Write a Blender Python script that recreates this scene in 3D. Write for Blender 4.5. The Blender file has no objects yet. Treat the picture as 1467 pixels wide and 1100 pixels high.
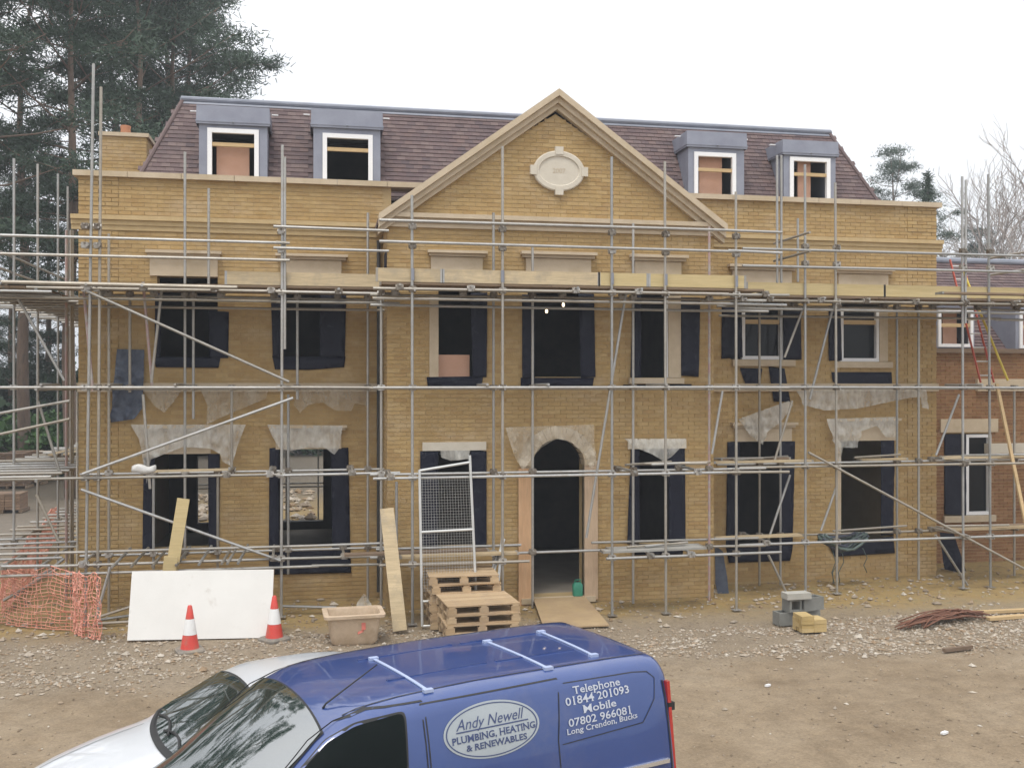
import bpy, bmesh, math, random
from mathutils import Vector, Matrix, noise
from mathutils import geometry as mgeo
random.seed(7)
R = math.radians
scene = bpy.context.scene
col = scene.collection

# ------------------------------------------------------------------ camera, sky, sun, exposure
FPX, YAW, HZN = 1440.0, R(10.85), 555.0
CAM = Vector((4.23, -19.13, 3.94))
cd = bpy.data.cameras.new('camera')
cd.sensor_width = 36.0
cd.lens = FPX / 1467.0 * 36.0
cd.shift_y = (HZN - 550.0) / 1467.0
cd.clip_end = 2000.0
cam = bpy.data.objects.new('camera', cd)
cam.location = CAM
cam.rotation_euler = (R(90), 0, -YAW)
col.objects.link(cam)
scene.camera = cam

SUN_EL, SUN_AZ = R(66), R(206)      # azimuth clockwise from +Y: light from the front left of the house
w = bpy.data.worlds.new('World'); scene.world = w; w.use_nodes = True
nt = w.node_tree; nt.nodes.clear()
n_out = nt.nodes.new('ShaderNodeOutputWorld')
n_sky = nt.nodes.new('ShaderNodeTexSky'); n_sky.sky_type = 'NISHITA'; n_sky.sun_disc = False
n_sky.sun_elevation = SUN_EL; n_sky.sun_rotation = SUN_AZ
b1 = nt.nodes.new('ShaderNodeBackground'); b1.inputs['Strength'].default_value = 0.1
nt.links.new(n_sky.outputs[0], b1.inputs['Color'])
tc = nt.nodes.new('ShaderNodeTexCoord')
nz = nt.nodes.new('ShaderNodeTexNoise'); nz.inputs['Scale'].default_value = 2.2; nz.inputs['Detail'].default_value = 5
nt.links.new(tc.outputs['Generated'], nz.inputs['Vector'])
rp = nt.nodes.new('ShaderNodeValToRGB')
rp.color_ramp.elements[0].position = 0.3; rp.color_ramp.elements[0].color = (0.86, 0.885, 0.94, 1)
rp.color_ramp.elements[1].position = 0.7; rp.color_ramp.elements[1].color = (1.0, 1.0, 1.0, 1)
nt.links.new(nz.outputs[0], rp.inputs[0])
# standard overcast sky: three times brighter overhead than at the horizon
sxyz = nt.nodes.new('ShaderNodeSeparateXYZ'); nt.links.new(tc.outputs['Generated'], sxyz.inputs[0])
grd = nt.nodes.new('ShaderNodeMapRange'); grd.inputs[1].default_value = 0; grd.inputs[2].default_value = 1; grd.inputs[3].default_value = .76; grd.inputs[4].default_value = 1.8
nt.links.new(sxyz.outputs['Z'], grd.inputs[0])
b2 = nt.nodes.new('ShaderNodeBackground'); nt.links.new(grd.outputs[0], b2.inputs['Strength'])
nt.links.new(rp.outputs[0], b2.inputs['Color'])
mx = nt.nodes.new('ShaderNodeMixShader'); mx.inputs[0].default_value = 0.88
nt.links.new(b1.outputs[0], mx.inputs[1]); nt.links.new(b2.outputs[0], mx.inputs[2])
nt.links.new(mx.outputs[0], n_out.inputs['Surface'])

sl = bpy.data.lights.new('sun', 'SUN'); sl.energy = 1.5; sl.angle = R(15); sl.color = (1.0, 0.96, 0.88)
so = bpy.data.objects.new('sun', sl); col.objects.link(so)
sd = Vector((math.sin(SUN_AZ)*math.cos(SUN_EL), math.cos(SUN_AZ)*math.cos(SUN_EL), math.sin(SUN_EL)))
so.rotation_euler = sd.to_track_quat('Z', 'Y').to_euler()
so.location = (-10, -30, 30)
vs = scene.view_settings
vs.view_transform = 'Standard'; vs.look = 'None'; vs.gamma = 1.0; vs.use_curve_mapping = False
vs.exposure = 0.38
scene.render.engine = 'CYCLES'
scene.cycles.use_denoising = True
scene.cycles.max_bounces = 8
scene.cycles.transparent_max_bounces = 16

# ------------------------------------------------------------------ reading points off the photograph (1467 x 1100)
RT = Vector((math.cos(YAW), -math.sin(YAW), 0)); VW = Vector((math.sin(YAW), math.cos(YAW), 0)); UP = Vector((0, 0, 1))
def ray(px, py): return RT*((px-733.5)/FPX) + VW + UP*((HZN-py)/FPX)
def on_y(px, py, Y):
    d = ray(px, py); return CAM + d*((Y-CAM.y)/d.y)
def on_z(px, py, Z=0.0):
    d = ray(px, py); return CAM + d*((Z-CAM.z)/d.z)
def on_x(px, py, X):
    d = ray(px, py); return CAM + d*((X-CAM.x)/d.x)
def rect(px0, py0, px1, py1, Y):
    a, b, c, d = on_y(px0, py0, Y), on_y(px1, py0, Y), on_y(px0, py1, Y), on_y(px1, py1, Y)
    return ((a.x+c.x)/2, (b.x+d.x)/2, (c.z+d.z)/2, (a.z+b.z)/2)      # x0, x1, z0, z1
def depth(p): return (Vector(p)-CAM).dot(VW)

# ------------------------------------------------------------------ scene helpers
ORG = {}
def tag(o, label=None, cat=None, group=None, kind=None):
    if label: o['label'] = label
    if cat: o['category'] = cat
    if group: o['group'] = group
    if kind: o['kind'] = kind
    return o
def thing(name, label, cat, loc=(0, 0, 0), rz=0.0, group=None):
    o = bpy.data.objects.new(name, None); col.objects.link(o)
    o.empty_display_size = 0.2
    o.location = loc; o.rotation_euler = (0, 0, rz)
    ORG[o.name] = Vector(loc) if rz == 0.0 else None
    return tag(o, label, cat, group)
def link(name, me, parent=None, loc=None):
    o = bpy.data.objects.new(name, me); col.objects.link(o)
    if parent is not None:
        o.parent = parent
        ORG[o.name] = ORG.get(parent.name)
    if loc is not None: o.location = loc
    return o
def copy_tree(o, parent=None):
    c = o.copy(); col.objects.link(c)
    if parent is not None: c.parent = parent
    for ch in list(o.children): copy_tree(ch, c)
    return c

class MB:
    """collects faces and links them as ONE mesh object"""
    def __init__(s): s.v = []; s.f = []; s.m = []
    def add(s, vs, fs, m=0):
        b = len(s.v); s.v += [tuple(p) for p in vs]
        for f in fs: s.f.append(tuple(b+i for i in f)); s.m.append(m)
        return s
    def box(s, x0, x1, y0, y1, z0, z1, m=0):
        v = [(x0,y0,z0),(x1,y0,z0),(x1,y1,z0),(x0,y1,z0),(x0,y0,z1),(x1,y0,z1),(x1,y1,z1),(x0,y1,z1)]
        return s.add(v, [(0,3,2,1),(4,5,6,7),(0,1,5,4),(1,2,6,5),(2,3,7,6),(3,0,4,7)], m)
    def obox(s, c, ax, ay, az, m=0):            # half-axes as vectors
        c = Vector(c); ax = Vector(ax); ay = Vector(ay); az = Vector(az)
        v = [c+i*ax+j*ay+k*az for k in (-1,1) for j in (-1,1) for i in (-1,1)]
        return s.add(v, [(0,2,3,1),(4,5,7,6),(0,1,5,4),(1,3,7,5),(3,2,6,7),(2,0,4,6)], m)
    def beam(s, p, q, wd, th, side=None, m=0):  # rectangular bar from p to q, wd along side
        p = Vector(p); q = Vector(q); d = q-p; L = d.length; d = d/L
        sd = Vector(side) if side is not None else (UP if abs(d.z) < .9 else Vector((1,0,0)))
        sd = (sd - d*sd.dot(d)).normalized(); n = d.cross(sd)
        return s.obox((p+q)/2, d*L/2, sd*wd/2, n*th/2, m)
    def tube(s, p, q, r, n=8, r2=None, cap=True, m=0):
        p = Vector(p); q = Vector(q); r2 = r if r2 is None else r2
        d = (q-p).normalized(); a = d.orthogonal().normalized(); b = d.cross(a)
        v = []
        for c, rr in ((p, r), (q, r2)):
            for i in range(n):
                t = 2*math.pi*i/n; v.append(c+(a*math.cos(t)+b*math.sin(t))*rr)
        f = [(i, (i+1) % n, n+(i+1) % n, n+i) for i in range(n)]
        if cap: f += [tuple(range(n-1, -1, -1)), tuple(range(n, 2*n))]
        return s.add(v, f, m)
    def path(s, pts, r, n=6, m=0, taper=None):
        pts = [Vector(p) for p in pts]; rings = []
        a = None
        for i, p in enumerate(pts):
            d = (pts[min(i+1, len(pts)-1)]-pts[max(i-1, 0)])
            d = d.normalized() if d.length > 1e-9 else UP
            a = (d.orthogonal() if a is None else a-d*a.dot(d)).normalized(); b = d.cross(a)
            rr = r if taper is None else r+(taper-r)*i/(len(pts)-1)
            rings.append([p+(a*math.cos(2*math.pi*k/n)+b*math.sin(2*math.pi*k/n))*rr for k in range(n)])
        return s.loft(rings, m=m)
    def loft(s, rings, cap=True, closed=True, m=0):
        n = len(rings[0]); v = [p for r_ in rings for p in r_]; f = []
        for i in range(len(rings)-1):
            for k in range(n if closed else n-1):
                f.append((i*n+k, i*n+(k+1) % n, (i+1)*n+(k+1) % n, (i+1)*n+k))
        if cap: f += [tuple(range(n-1, -1, -1)), tuple(range((len(rings)-1)*n, len(rings)*n))]
        return s.add(v, f, m)
    def prism(s, poly, d, m=0):                 # polygon of 3-D points extruded by vector d
        n = len(poly); d = Vector(d); a = [Vector(p) for p in poly]; v = a+[p+d for p in a]
        f = [tuple(range(n-1, -1, -1)), tuple(range(n, 2*n))]+[(i, (i+1) % n, n+(i+1) % n, n+i) for i in range(n)]
        return s.add(v, f, m)
    def mesh(s, name, mats, org=None, smooth=False, angle=None):
        me = bpy.data.meshes.new(name)
        v = s.v if org is None else [(p[0]-org.x, p[1]-org.y, p[2]-org.z) for p in s.v]
        me.from_pydata(v, [], s.f)
        for mt in (mats if isinstance(mats, (list, tuple)) else [mats]): me.materials.append(mt)
        if any(s.m): me.polygons.foreach_set('material_index', s.m)
        me.update()
        if smooth: me.shade_smooth()
        if angle is not None: me.set_sharp_from_angle(angle=R(angle))
        return me
    def build(s, name, mats, parent=None, smooth=False, angle=None, fix=True):
        org = ORG.get(parent.name) if parent is not None else None
        me = s.mesh(name, mats, org, smooth, angle)
        if fix:
            bm = bmesh.new(); bm.from_mesh(me); bmesh.ops.recalc_face_normals(bm, faces=bm.faces); bm.to_mesh(me); bm.free()
            if angle is not None: me.set_sharp_from_angle(angle=R(angle))
        return link(name, me, parent)

def cdt(poly, step):
    """triangulate a 2-D outline with inner grid points"""
    xs = [p[0] for p in poly]; ys = [p[1] for p in poly]
    edge = []
    n = len(poly)
    for i in range(n):
        a = Vector(poly[i]); b = Vector(poly[(i+1) % n]); k = max(1, int((b-a).length/step))
        edge += [a+(b-a)*j/k for j in range(k)]
    m = len(edge); pts = list(edge)
    y = min(ys)+step*.5; row = 0
    def inside(x, y):
        c = False; j = n-1
        for i in range(n):
            xi, yi = poly[i]; xj, yj = poly[j]
            if (yi > y) != (yj > y) and x < (xj-xi)*(y-yi)/(yj-yi)+xi: c = not c
            j = i
        return c
    while y < max(ys):
        x = min(xs)+step*(.5 if row % 2 else .25)
        while x < max(xs):
            if inside(x, y) and min((Vector((x, y))-e).length for e in edge) > step*.45: pts.append(Vector((x, y)))
            x += step
        y += step*.9; row += 1
    r = mgeo.delaunay_2d_cdt(pts, [(i, (i+1) % m) for i in range(m)], [list(range(m))], 1, 1e-6)
    return r[0], r[2]

# ------------------------------------------------------------------ materials
def _ramp(t, fac, cols):
    r = t.nodes.new('ShaderNodeValToRGB'); e = r.color_ramp.elements
    n = len(cols)
    while len(e) < n: e.new(0.5)
    for i, c in enumerate(cols):
        e[i].position = i/(n-1) if n > 1 else 0; e[i].color = (*c, 1)
    t.links.new(fac, r.inputs[0]); return r.outputs[0]
def _noise(t, vec, scale, detail=4, rough=.6):
    n = t.nodes.new('ShaderNodeTexNoise'); n.inputs['Scale'].default_value = scale
    n.inputs['Detail'].default_value = detail; n.inputs['Roughness'].default_value = rough
    t.links.new(vec, n.inputs['Vector']); return n.outputs[0]
def _math(t, op, a, b=None, c=None):
    n = t.nodes.new('ShaderNodeMath'); n.operation = op
    for i, x in enumerate((a, b, c)):
        if x is None: continue
        if hasattr(x, 'links'): t.links.new(x, n.inputs[i])
        else: n.inputs[i].default_value = x
    return n.outputs[0]
def _mix(t, fac, a, b, mode='MIX'):
    n = t.nodes.new('ShaderNodeMix'); n.data_type = 'RGBA'; n.blend_type = mode
    for x, s in ((fac, n.inputs[0]), (a, n.inputs[6]), (b, n.inputs[7])):
        if hasattr(x, 'links'): t.links.new(x, s)
        elif isinstance(x, (int, float)): s.default_value = x
        else: s.default_value = (*x, 1)
    return n.outputs[2]
def _coord(t, space='object'):
    if space == 'world': return t.nodes.new('ShaderNodeNewGeometry').outputs['Position']
    return t.nodes.new('ShaderNodeTexCoord').outputs['Object']
def _stretch(t, vec, s):
    m = t.nodes.new('ShaderNodeMapping'); m.inputs['Scale'].default_value = s
    t.links.new(vec, m.inputs['Vector']); return m.outputs[0]
def mat(name, cols, rough=.8, scale=3.0, metal=0.0, bump=0.0, bscale=None, islands=False, space='object', spec=.5,
        stretch=None, dirt=None, dscale=1.2, dlo=.5, dhi=.75, detail=5, grain=0.0, gscale=60, coat=0.0, rvar=0.0, pale=None):
    """cols: ramp of colours; islands=True picks one per loose piece and per object, else by noise"""
    m = bpy.data.materials.new(name); m.use_nodes = True
    t = m.node_tree; p = t.nodes['Principled BSDF']
    if not isinstance(cols[0], (tuple, list)): cols = [cols]
    vec = _coord(t, space)
    if stretch: vec = _stretch(t, vec, stretch)
    nzo = _noise(t, vec, scale, detail)
    if len(cols) == 1: cols = [tuple(c*.86 for c in cols[0]), tuple(min(1, c*1.12) for c in cols[0])]
    if islands:
        g = t.nodes.new('ShaderNodeNewGeometry'); oi = t.nodes.new('ShaderNodeObjectInfo')
        f = _math(t, 'FRACT', _math(t, 'ADD', g.outputs['Random Per Island'], oi.outputs['Random']))
        c = _ramp(t, f, cols)
        c = _mix(t, 1.0, c, _ramp(t, nzo, [(.72,.72,.72), (1.2,1.2,1.2)]), 'MULTIPLY')
    else:
        mr = t.nodes.new('ShaderNodeMapRange'); mr.inputs[1].default_value = .28; mr.inputs[2].default_value = .72
        t.links.new(nzo, mr.inputs[0]); c = _ramp(t, mr.outputs[0], cols)
    if grain:
        c = _mix(t, grain, c, _ramp(t, _noise(t, vec, gscale, 3), [(.3,.3,.3), (1.5,1.5,1.5)]), 'MULTIPLY')
    if dirt is not None:
        mr = t.nodes.new('ShaderNodeMapRange'); mr.inputs[1].default_value = dlo; mr.inputs[2].default_value = dhi
        t.links.new(_noise(t, _coord(t, 'world'), dscale, 6, .7), mr.inputs[0])
        c = _mix(t, mr.outputs[0], c, dirt)
    if pale is not None:
        mr = t.nodes.new('ShaderNodeMapRange'); mr.inputs[1].default_value = .52; mr.inputs[2].default_value = .80; mr.inputs[4].default_value = .6
        t.links.new(_noise(t, _stretch(t, _coord(t, 'world'), (1, 1, 2.2)), .8, 7, .75), mr.inputs[0])
        c = _mix(t, mr.outputs[0], c, pale)
    t.links.new(c, p.inputs['Base Color'])
    p.inputs['Roughness'].default_value = rough; p.inputs['Metallic'].default_value = metal
    p.inputs['Specular IOR Level'].default_value = spec
    if coat: p.inputs['Coat Weight'].default_value = coat; p.inputs['Coat Roughness'].default_value = .04
    if rvar:
        mr = t.nodes.new('ShaderNodeMapRange'); mr.inputs[3].default_value = max(0, rough-rvar); mr.inputs[4].default_value = rough+rvar
        t.links.new(_noise(t, vec, scale*2.3, 4), mr.inputs[0]); t.links.new(mr.outputs[0], p.inputs['Roughness'])
    if bump:
        b = t.nodes.new('ShaderNodeBump'); b.inputs['Strength'].default_value = bump; b.inputs['Distance'].default_value = .02
        t.links.new(_noise(t, vec, bscale or scale*4, 6, .65), b.inputs['Height']); t.links.new(b.outputs[0], p.inputs['Normal'])
    return m
def glass_mat(name, base, rough=.03, ior=1.55, spec=.6):
    m = bpy.data.materials.new(name); m.use_nodes = True
    p = m.node_tree.nodes['Principled BSDF']
    p.inputs['Base Color'].default_value = (*base, 1); p.inputs['Roughness'].default_value = rough
    p.inputs['IOR'].default_value = ior; p.inputs['Specular IOR Level'].default_value = spec
    return m
def film_mat(name, colr, alpha_lo, alpha_hi, rough=.35):
    """thin polythene: partly see-through, milky where it folds"""
    m = bpy.data.materials.new(name); m.use_nodes = True; t = m.node_tree; p = t.nodes['Principled BSDF']
    v = _coord(t, 'world')
    mr = t.nodes.new('ShaderNodeMapRange'); mr.inputs[1].default_value = .3; mr.inputs[2].default_value = .7
    mr.inputs[3].default_value = alpha_lo; mr.inputs[4].default_value = alpha_hi
    t.links.new(_noise(t, _stretch(t, v, (5, 4, 2.2)), 1.1, 4, .55), mr.inputs[0]); t.links.new(mr.outputs[0], p.inputs['Alpha'])
    p.inputs['Base Color'].default_value = (*colr, 1); p.inputs['Roughness'].default_value = rough
    b = t.nodes.new('ShaderNodeBump'); b.inputs['Strength'].default_value = .6; b.inputs['Distance'].default_value = .03
    t.links.new(_noise(t, _stretch(t, v, (9, 3, 2)), 2.6, 7, .7), b.inputs['Height']); t.links.new(b.outputs[0], p.inputs['Normal'])
    return m

M = {}
M['brick'] = mat('buff_brick', [(.44,.30,.132),(.405,.27,.114),(.47,.332,.155),(.375,.242,.102),(.425,.288,.122),(.455,.318,.145),(.39,.256,.107)], .92, 9, islands=True, bump=.25, bscale=45,
                 dirt=(.33,.225,.10), dscale=.55, dlo=.42, dhi=.95, pale=(.56,.46,.33))
M['mortar'] = mat('mortar', [(.385,.275,.135),(.43,.318,.165)], .95, 4, bump=.3, bscale=60)
M['wing_brick'] = mat('wing_brick', [(.27,.14,.065),(.22,.11,.05),(.30,.165,.08),(.19,.095,.045)], .9, 9, islands=True, bump=.25, bscale=45)
M['stone'] = mat('cast_stone', [(.47,.38,.265),(.55,.455,.33)], .85, 5, bump=.12, bscale=50, dirt=(.42,.33,.2), dscale=1.1, dlo=.5, dhi=.8)
M['pale_stone'] = mat('pale_stone', [(.54,.49,.40),(.61,.56,.47)], .85, 5, bump=.1, bscale=50)
M['pinkstone'] = mat('pale_board', [(.52,.30,.20),(.58,.35,.25)], .85, 4)
M['tile'] = mat('clay_tile', [(.115,.073,.072),(.095,.062,.064),(.14,.09,.082),(.08,.055,.06),(.122,.08,.077),(.15,.105,.098),(.10,.067,.067)], .75, 10, islands=True, bump=.2, bscale=50)
M['lead'] = mat('lead_sheet', [(.21,.22,.27),(.27,.285,.34)], .5, 3, metal=.15, bump=.15, bscale=8)
M['lead_roll'] = mat('lead_flashing', [(.19,.205,.245),(.25,.265,.31)], .55, 3, metal=.05, bump=.2, bscale=6)
M['white'] = mat('white_paint', [(.76,.76,.77),(.82,.82,.82)], .45, 3)
M['timber'] = mat('new_timber', [(.47,.33,.165),(.54,.39,.21)], .75, 2.2, stretch=(1,8,8), grain=.4, gscale=9)
M['board'] = mat('scaffold_board', [(.50,.39,.235),(.58,.465,.295),(.44,.335,.20)], .85, 1.4, islands=True, stretch=(.6,9,9), grain=.55, gscale=6, bump=.15, bscale=18,
                 dirt=(.33,.28,.21), dscale=2.5, dlo=.5, dhi=.75)
M['old_board'] = mat('muddy_board', [(.20,.14,.09),(.28,.20,.13),(.16,.11,.075)], .9, 1.4, islands=True, stretch=(.6,9,9), grain=.5, gscale=6)
M['yellow_board'] = mat('fresh_board', [(.50,.39,.19),(.56,.45,.24)], .8, 1.6, stretch=(.5,9,9), grain=.35, gscale=6)
M['ply'] = mat('plywood', [(.55,.33,.18),(.62,.40,.23)], .8, 1.6, stretch=(6,6,.6), grain=.4, gscale=7)
M['grey_board'] = mat('grey_board', [(.30,.29,.265),(.38,.37,.34)], .85, 1.6, stretch=(.6,9,9), grain=.5, gscale=6)
M['pale_ply'] = mat('pale_plywood', [(.46,.33,.22),(.52,.385,.265)], .8, 1.6, stretch=(6,6,.6), grain=.4, gscale=7)
M['ramp'] = mat('muddy_plywood', [(.33,.235,.125),(.40,.29,.165)], .85, 2, dirt=(.30,.21,.125), dscale=2.2, dlo=.42, dhi=.7)
M['dpc'] = mat('damp_proof_membrane', [(.007,.008,.018),(.012,.014,.028)], .6, 3, bump=.35, bscale=9, spec=.2, dirt=(.07,.08,.10), dscale=5.0, dlo=.62, dhi=.9)
M['dpc_grey'] = mat('dusty_membrane', [(.03,.04,.07),(.09,.11,.15)], .45, 5, bump=.5, bscale=9)
M['tube'] = mat('galvanised_tube', [(.32,.32,.31),(.47,.47,.46),(.38,.34,.28),(.42,.42,.41),(.30,.27,.22)], .48, 2.5, metal=.55, islands=True, rvar=.15, grain=.35, gscale=22, dirt=(.36,.32,.26), dscale=4, dlo=.54, dhi=.8)
M['pink_tube'] = mat('painted_tube', [(.42,.28,.26),(.38,.25,.23)], .5, 3, metal=.1, dirt=(.40,.37,.34), dscale=6, dlo=.45, dhi=.6)
M['coupler'] = mat('coupler_steel', [(.16,.13,.10),(.30,.27,.23),(.5,.48,.45)], .5, 8, metal=.7, islands=True)
M['dark'] = mat('shade_toned_blockwork', [(.05,.05,.052),(.075,.072,.07)], .95, 3)  # grey blockwork coloured much darker, putting the shade of the rooms into it
M['floor_in'] = mat('concrete_floor', [(.24,.215,.18),(.32,.28,.23)], .9, 2)
M['poly'] = film_mat('polythene', (.55,.49,.39), .20, .55)
M['poly_white'] = film_mat('white_polythene', (.70,.68,.62), .26, .70)
M['glass'] = glass_mat('window_glass', (.008,.009,.011), .02, 1.4, .3)
M['terracotta'] = mat('terracotta', [(.42,.19,.11),(.50,.24,.14)], .85, 6)
M['iron'] = mat('dark_iron', [(.03,.03,.03),(.05,.05,.05)], .5, 6)
# ------------------------------------------------------------------ house
BAY = -1.2
def wall_cells(mb, X0, X1, Z0, Z1, Y, th, holes, m=0):
    xs = sorted({X0, X1, *[min(max(h[i], X0), X1) for h in holes for i in (0, 1)]})
    zs = sorted({Z0, Z1, *[min(max(h[i], Z0), Z1) for h in holes for i in (2, 3)]})
    def solid(i, k):
        if i < 0 or k < 0 or i >= len(xs)-1 or k >= len(zs)-1: return False
        cx, cz = (xs[i]+xs[i+1])/2, (zs[k]+zs[k+1])/2
        return not any(h[0] < cx < h[1] and h[2] < cz < h[3] for h in holes)
    for i in range(len(xs)-1):
        for k in range(len(zs)-1):
            if not solid(i, k): continue
            a, b, c, d = xs[i], xs[i+1], zs[k], zs[k+1]; y0, y1 = Y, Y+th
            mb.add([(a,y0,c),(b,y0,c),(b,y0,d),(a,y0,d)], [(0,1,2,3)], m)
            mb.add([(a,y1,c),(b,y1,c),(b,y1,d),(a,y1,d)], [(3,2,1,0)], m)
            if not solid(i-1, k): mb.add([(a,y0,c),(a,y0,d),(a,y1,d),(a,y1,c)], [(0,1,2,3)], m)
            if not solid(i+1, k): mb.add([(b,y0,c),(b,y1,c),(b,y1,d),(b,y0,d)], [(0,1,2,3)], m)
            if not solid(i, k-1): mb.add([(a,y0,c),(a,y1,c),(b,y1,c),(b,y0,c)], [(0,1,2,3)], m)
            if not solid(i, k+1): mb.add([(a,y0,d),(b,y0,d),(b,y1,d),(a,y1,d)], [(0,1,2,3)], m)
CW, CH = .225, .075
def lay_bricks(X0, X1, Z0, Z1, Y, holes, clip=None, quoins=(), rnd=random.Random(3)):
    """stretcher bond: list of bricks (x0, x1, z0, z1, front y)"""
    out = []; n = int(round((Z1-Z0)/CH))
    for k in range(n):
        z0 = Z0+k*CH+.005; z1 = min(z0+.065, Z1)
        free = [(X0, X1)]
        if clip:
            c = clip(z0+.032)
            if c is None: continue
            free = [(max(X0, c[0]), min(X1, c[1]))]
        for h in holes:
            if h[2] < z1-.01 and h[3] > z0+.01:
                nf = []
                for a, b in free:
                    if h[0] > a: nf.append((a, min(b, h[0])))
                    if h[1] < b: nf.append((max(a, h[1]), b))
                free = [(a, b) for a, b in nf if b-a > .03]
        for a, b in free:
            x = X0+math.floor((a-X0)/CW)*CW-(CW/2 if k % 2 else 0)
            while x < b:
                u, v = max(x+.005, a), min(x+CW-.005, b)
                if v-u > .03:
                    y = Y-.007-rnd.random()*.004
                    for q0, q1 in quoins:
                        if q0-.02 <= (u+v)/2 <= q1+.02 and k % 5 != 0: y -= .012
                    dz = (rnd.random()-.5)*.003
                    out.append((u, v, z0+dz, z1+dz, y))
                x += CW
    return out
def brick_mesh(bricks, Y):
    mb = MB()
    for u, v, z0, z1, y in bricks:
        mb.add([(u,y,z0),(v,y,z0),(v,y,z1),(u,y,z1),(u,Y+.004,z0),(v,Y+.004,z0),(v,Y+.004,z1),(u,Y+.004,z1)],
               [(0,1,2,3),(4,5,1,0),(3,2,6,7),(0,3,7,4),(1,5,6,2)])
    return mb
full = MB().add([(-.1075,0,-.0325),(.1075,0,-.0325),(.1075,0,.0325),(-.1075,0,.0325),(-.1075,.03,-.0325),(.1075,.03,-.0325),(.1075,.03,.0325),(-.1075,.03,.0325)],
                [(0,1,2,3),(4,5,1,0),(3,2,6,7),(0,3,7,4),(1,5,6,2)]).mesh('brick', M['brick'])
def put_bricks(wall, bricks, Y, n_single, material=None):
    """the nearest whole bricks as single objects, the rest joined"""
    w_ = sorted([b for b in bricks if b[1]-b[0] > .21], key=lambda b: depth((b[0], b[4], b[2])))
    one = w_[:n_single]; ids = set(map(id, one)); rest = [b for b in bricks if id(b) not in ids]
    o = brick_mesh(rest, Y).build('brickwork', material or M['brick'], wall, fix=False); o['kind'] = 'stuff'
    org = ORG.get(wall.name) or Vector()
    for u, v, z0, z1, y in one:
        b = link('brick', full, wall, Vector(((u+v)/2, y, (z0+z1)/2))-org)

HX0, HX1, ZC = 0.0, 17.0, 7.72            # house ends, underside of coping
house = thing('brick_house', 'unfinished two storey house of buff yellow brick with central gable, dormers and tiled mansard roof', 'house', (0, 0, 0))
# openings read as x0, x1, z0, z1
L_open = [rect(225,396,312,513,0), rect(398,396,488,514,0), rect(217,650,301,786,0), rect(397,643,490,786,0)]
R_open = [rect(1046,409,1135,515,0), rect(1196,414,1271,518,0), rect(1046,632,1135,790,0), rect(1204,631,1280,782,0)]
B_open = [rect(628,393,692,540,BAY), rect(756,395,846,540,BAY), rect(908,399,975,541,BAY),
          rect(606,645,693,784,BAY), rect(905,643,979,779,BAY)]
dx0, dx1, _, dz1 = rect(761,628,836,853,BAY)
DOOR = (dx0, dx1, .12, dz1+.06)
BX0, BX1 = on_y(555,600,BAY).x, on_y(1022,600,BAY).x
BXC = (BX0+BX1)/2
APEX = on_y(801,150,BAY).z-.18
EAVE = 7.03
# -- mortar walls
mb = MB(); wall_cells(mb, HX0, BX0+.15, -.3, ZC, 0, .32, L_open); wl = mb.build('left_wall', M['mortar'], house, fix=False)
mb = MB(); wall_cells(mb, BX1-.15, HX1, -.3, ZC, 0, .32, R_open); wr = mb.build('right_wall', M['mortar'], house, fix=False)
mb = MB(); wall_cells(mb, BX0, BX1, -.3, EAVE, BAY, .32, B_open+[DOOR])
mb.prism([(BX0,BAY,EAVE),(BX1,BAY,EAVE),(BXC,BAY,APEX)], (0,.32,0))
mb.box(BX0, BX0+.3, BAY+.32, -.001, -.3, EAVE); mb.box(BX1-.3, BX1, BAY+.32, -.001, -.3, EAVE)
wb = mb.build('bay_wall', M['mortar'], house, fix=False)
Q = .5625+.1125
bl = lay_bricks(HX0, Q, 0, ZC, 0, L_open, quoins=((0, 1),))+lay_bricks(Q, BX0, 0, ZC, 0, L_open)
put_bricks(wl, bl, 0, 150)
br = lay_bricks(HX1-Q, HX1, 0, ZC, 0, R_open, quoins=((0, 99),))+lay_bricks(BX1, HX1-Q, 0, ZC, 0, R_open)
put_bricks(wr, br, 0, 0)
k_ = (APEX-EAVE)/(BXC-BX0)
def gclip(z):
    if z < EAVE: return (BX0, BX1)
    if z > APEX-.1: return None
    d = (z-EAVE)/k_; return (BX0+d, BX1-d)
bb = lay_bricks(BX0, BX1, 0, APEX, BAY, B_open+[DOOR], clip=gclip)
put_bricks(wb, bb, BAY, 150)
# side returns of the bay and the left/right side walls: bricks seen end on
def side_bricks(X, y0, y1, z0, z1, sx, parent):
    mb = MB(); k = 0; z = z0
    while z < z1-.03:
        y = y0-(.11 if k % 2 else 0)
        while y < y1:
            a, b = max(y+.005, y0), min(y+.22, y1)
            if b-a > .03:
                xo = X+sx*(.007+random.random()*.004)
                mb.add([(xo,a,z+.005),(xo,b,z+.005),(xo,b,z+.07),(xo,a,z+.07),(X,a,z+.005),(X,b,z+.005),(X,b,z+.07),(X,a,z+.07)],
                       [(0,1,2,3),(4,5,1,0),(3,2,6,7),(0,3,7,4),(1,5,6,2)])
            y += CW
        z += CH; k += 1
    o = mb.build('side_brickwork', M['brick'], parent); o['kind'] = 'stuff'
side_bricks(BX0, BAY, 0, 0, EAVE, -1, wb); side_bricks(BX1, BAY, 0, 0, EAVE, 1, wb)
mb = MB(); mb.box(HX0, HX0+.32, .321, 9.0, -.3, ZC); sw = mb.build('side_wall', M['mortar'], house); side_bricks(HX0, .01, 9.0, 0, ZC, -1, sw)
mb = MB(); mb.box(HX1-.32, HX1, .321, 9.0, -.3, ZC); sw2 = mb.build('side_wall', M['mortar'], house); side_bricks(HX1, .01, 9.0, 0, ZC, 1, sw2)
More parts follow.
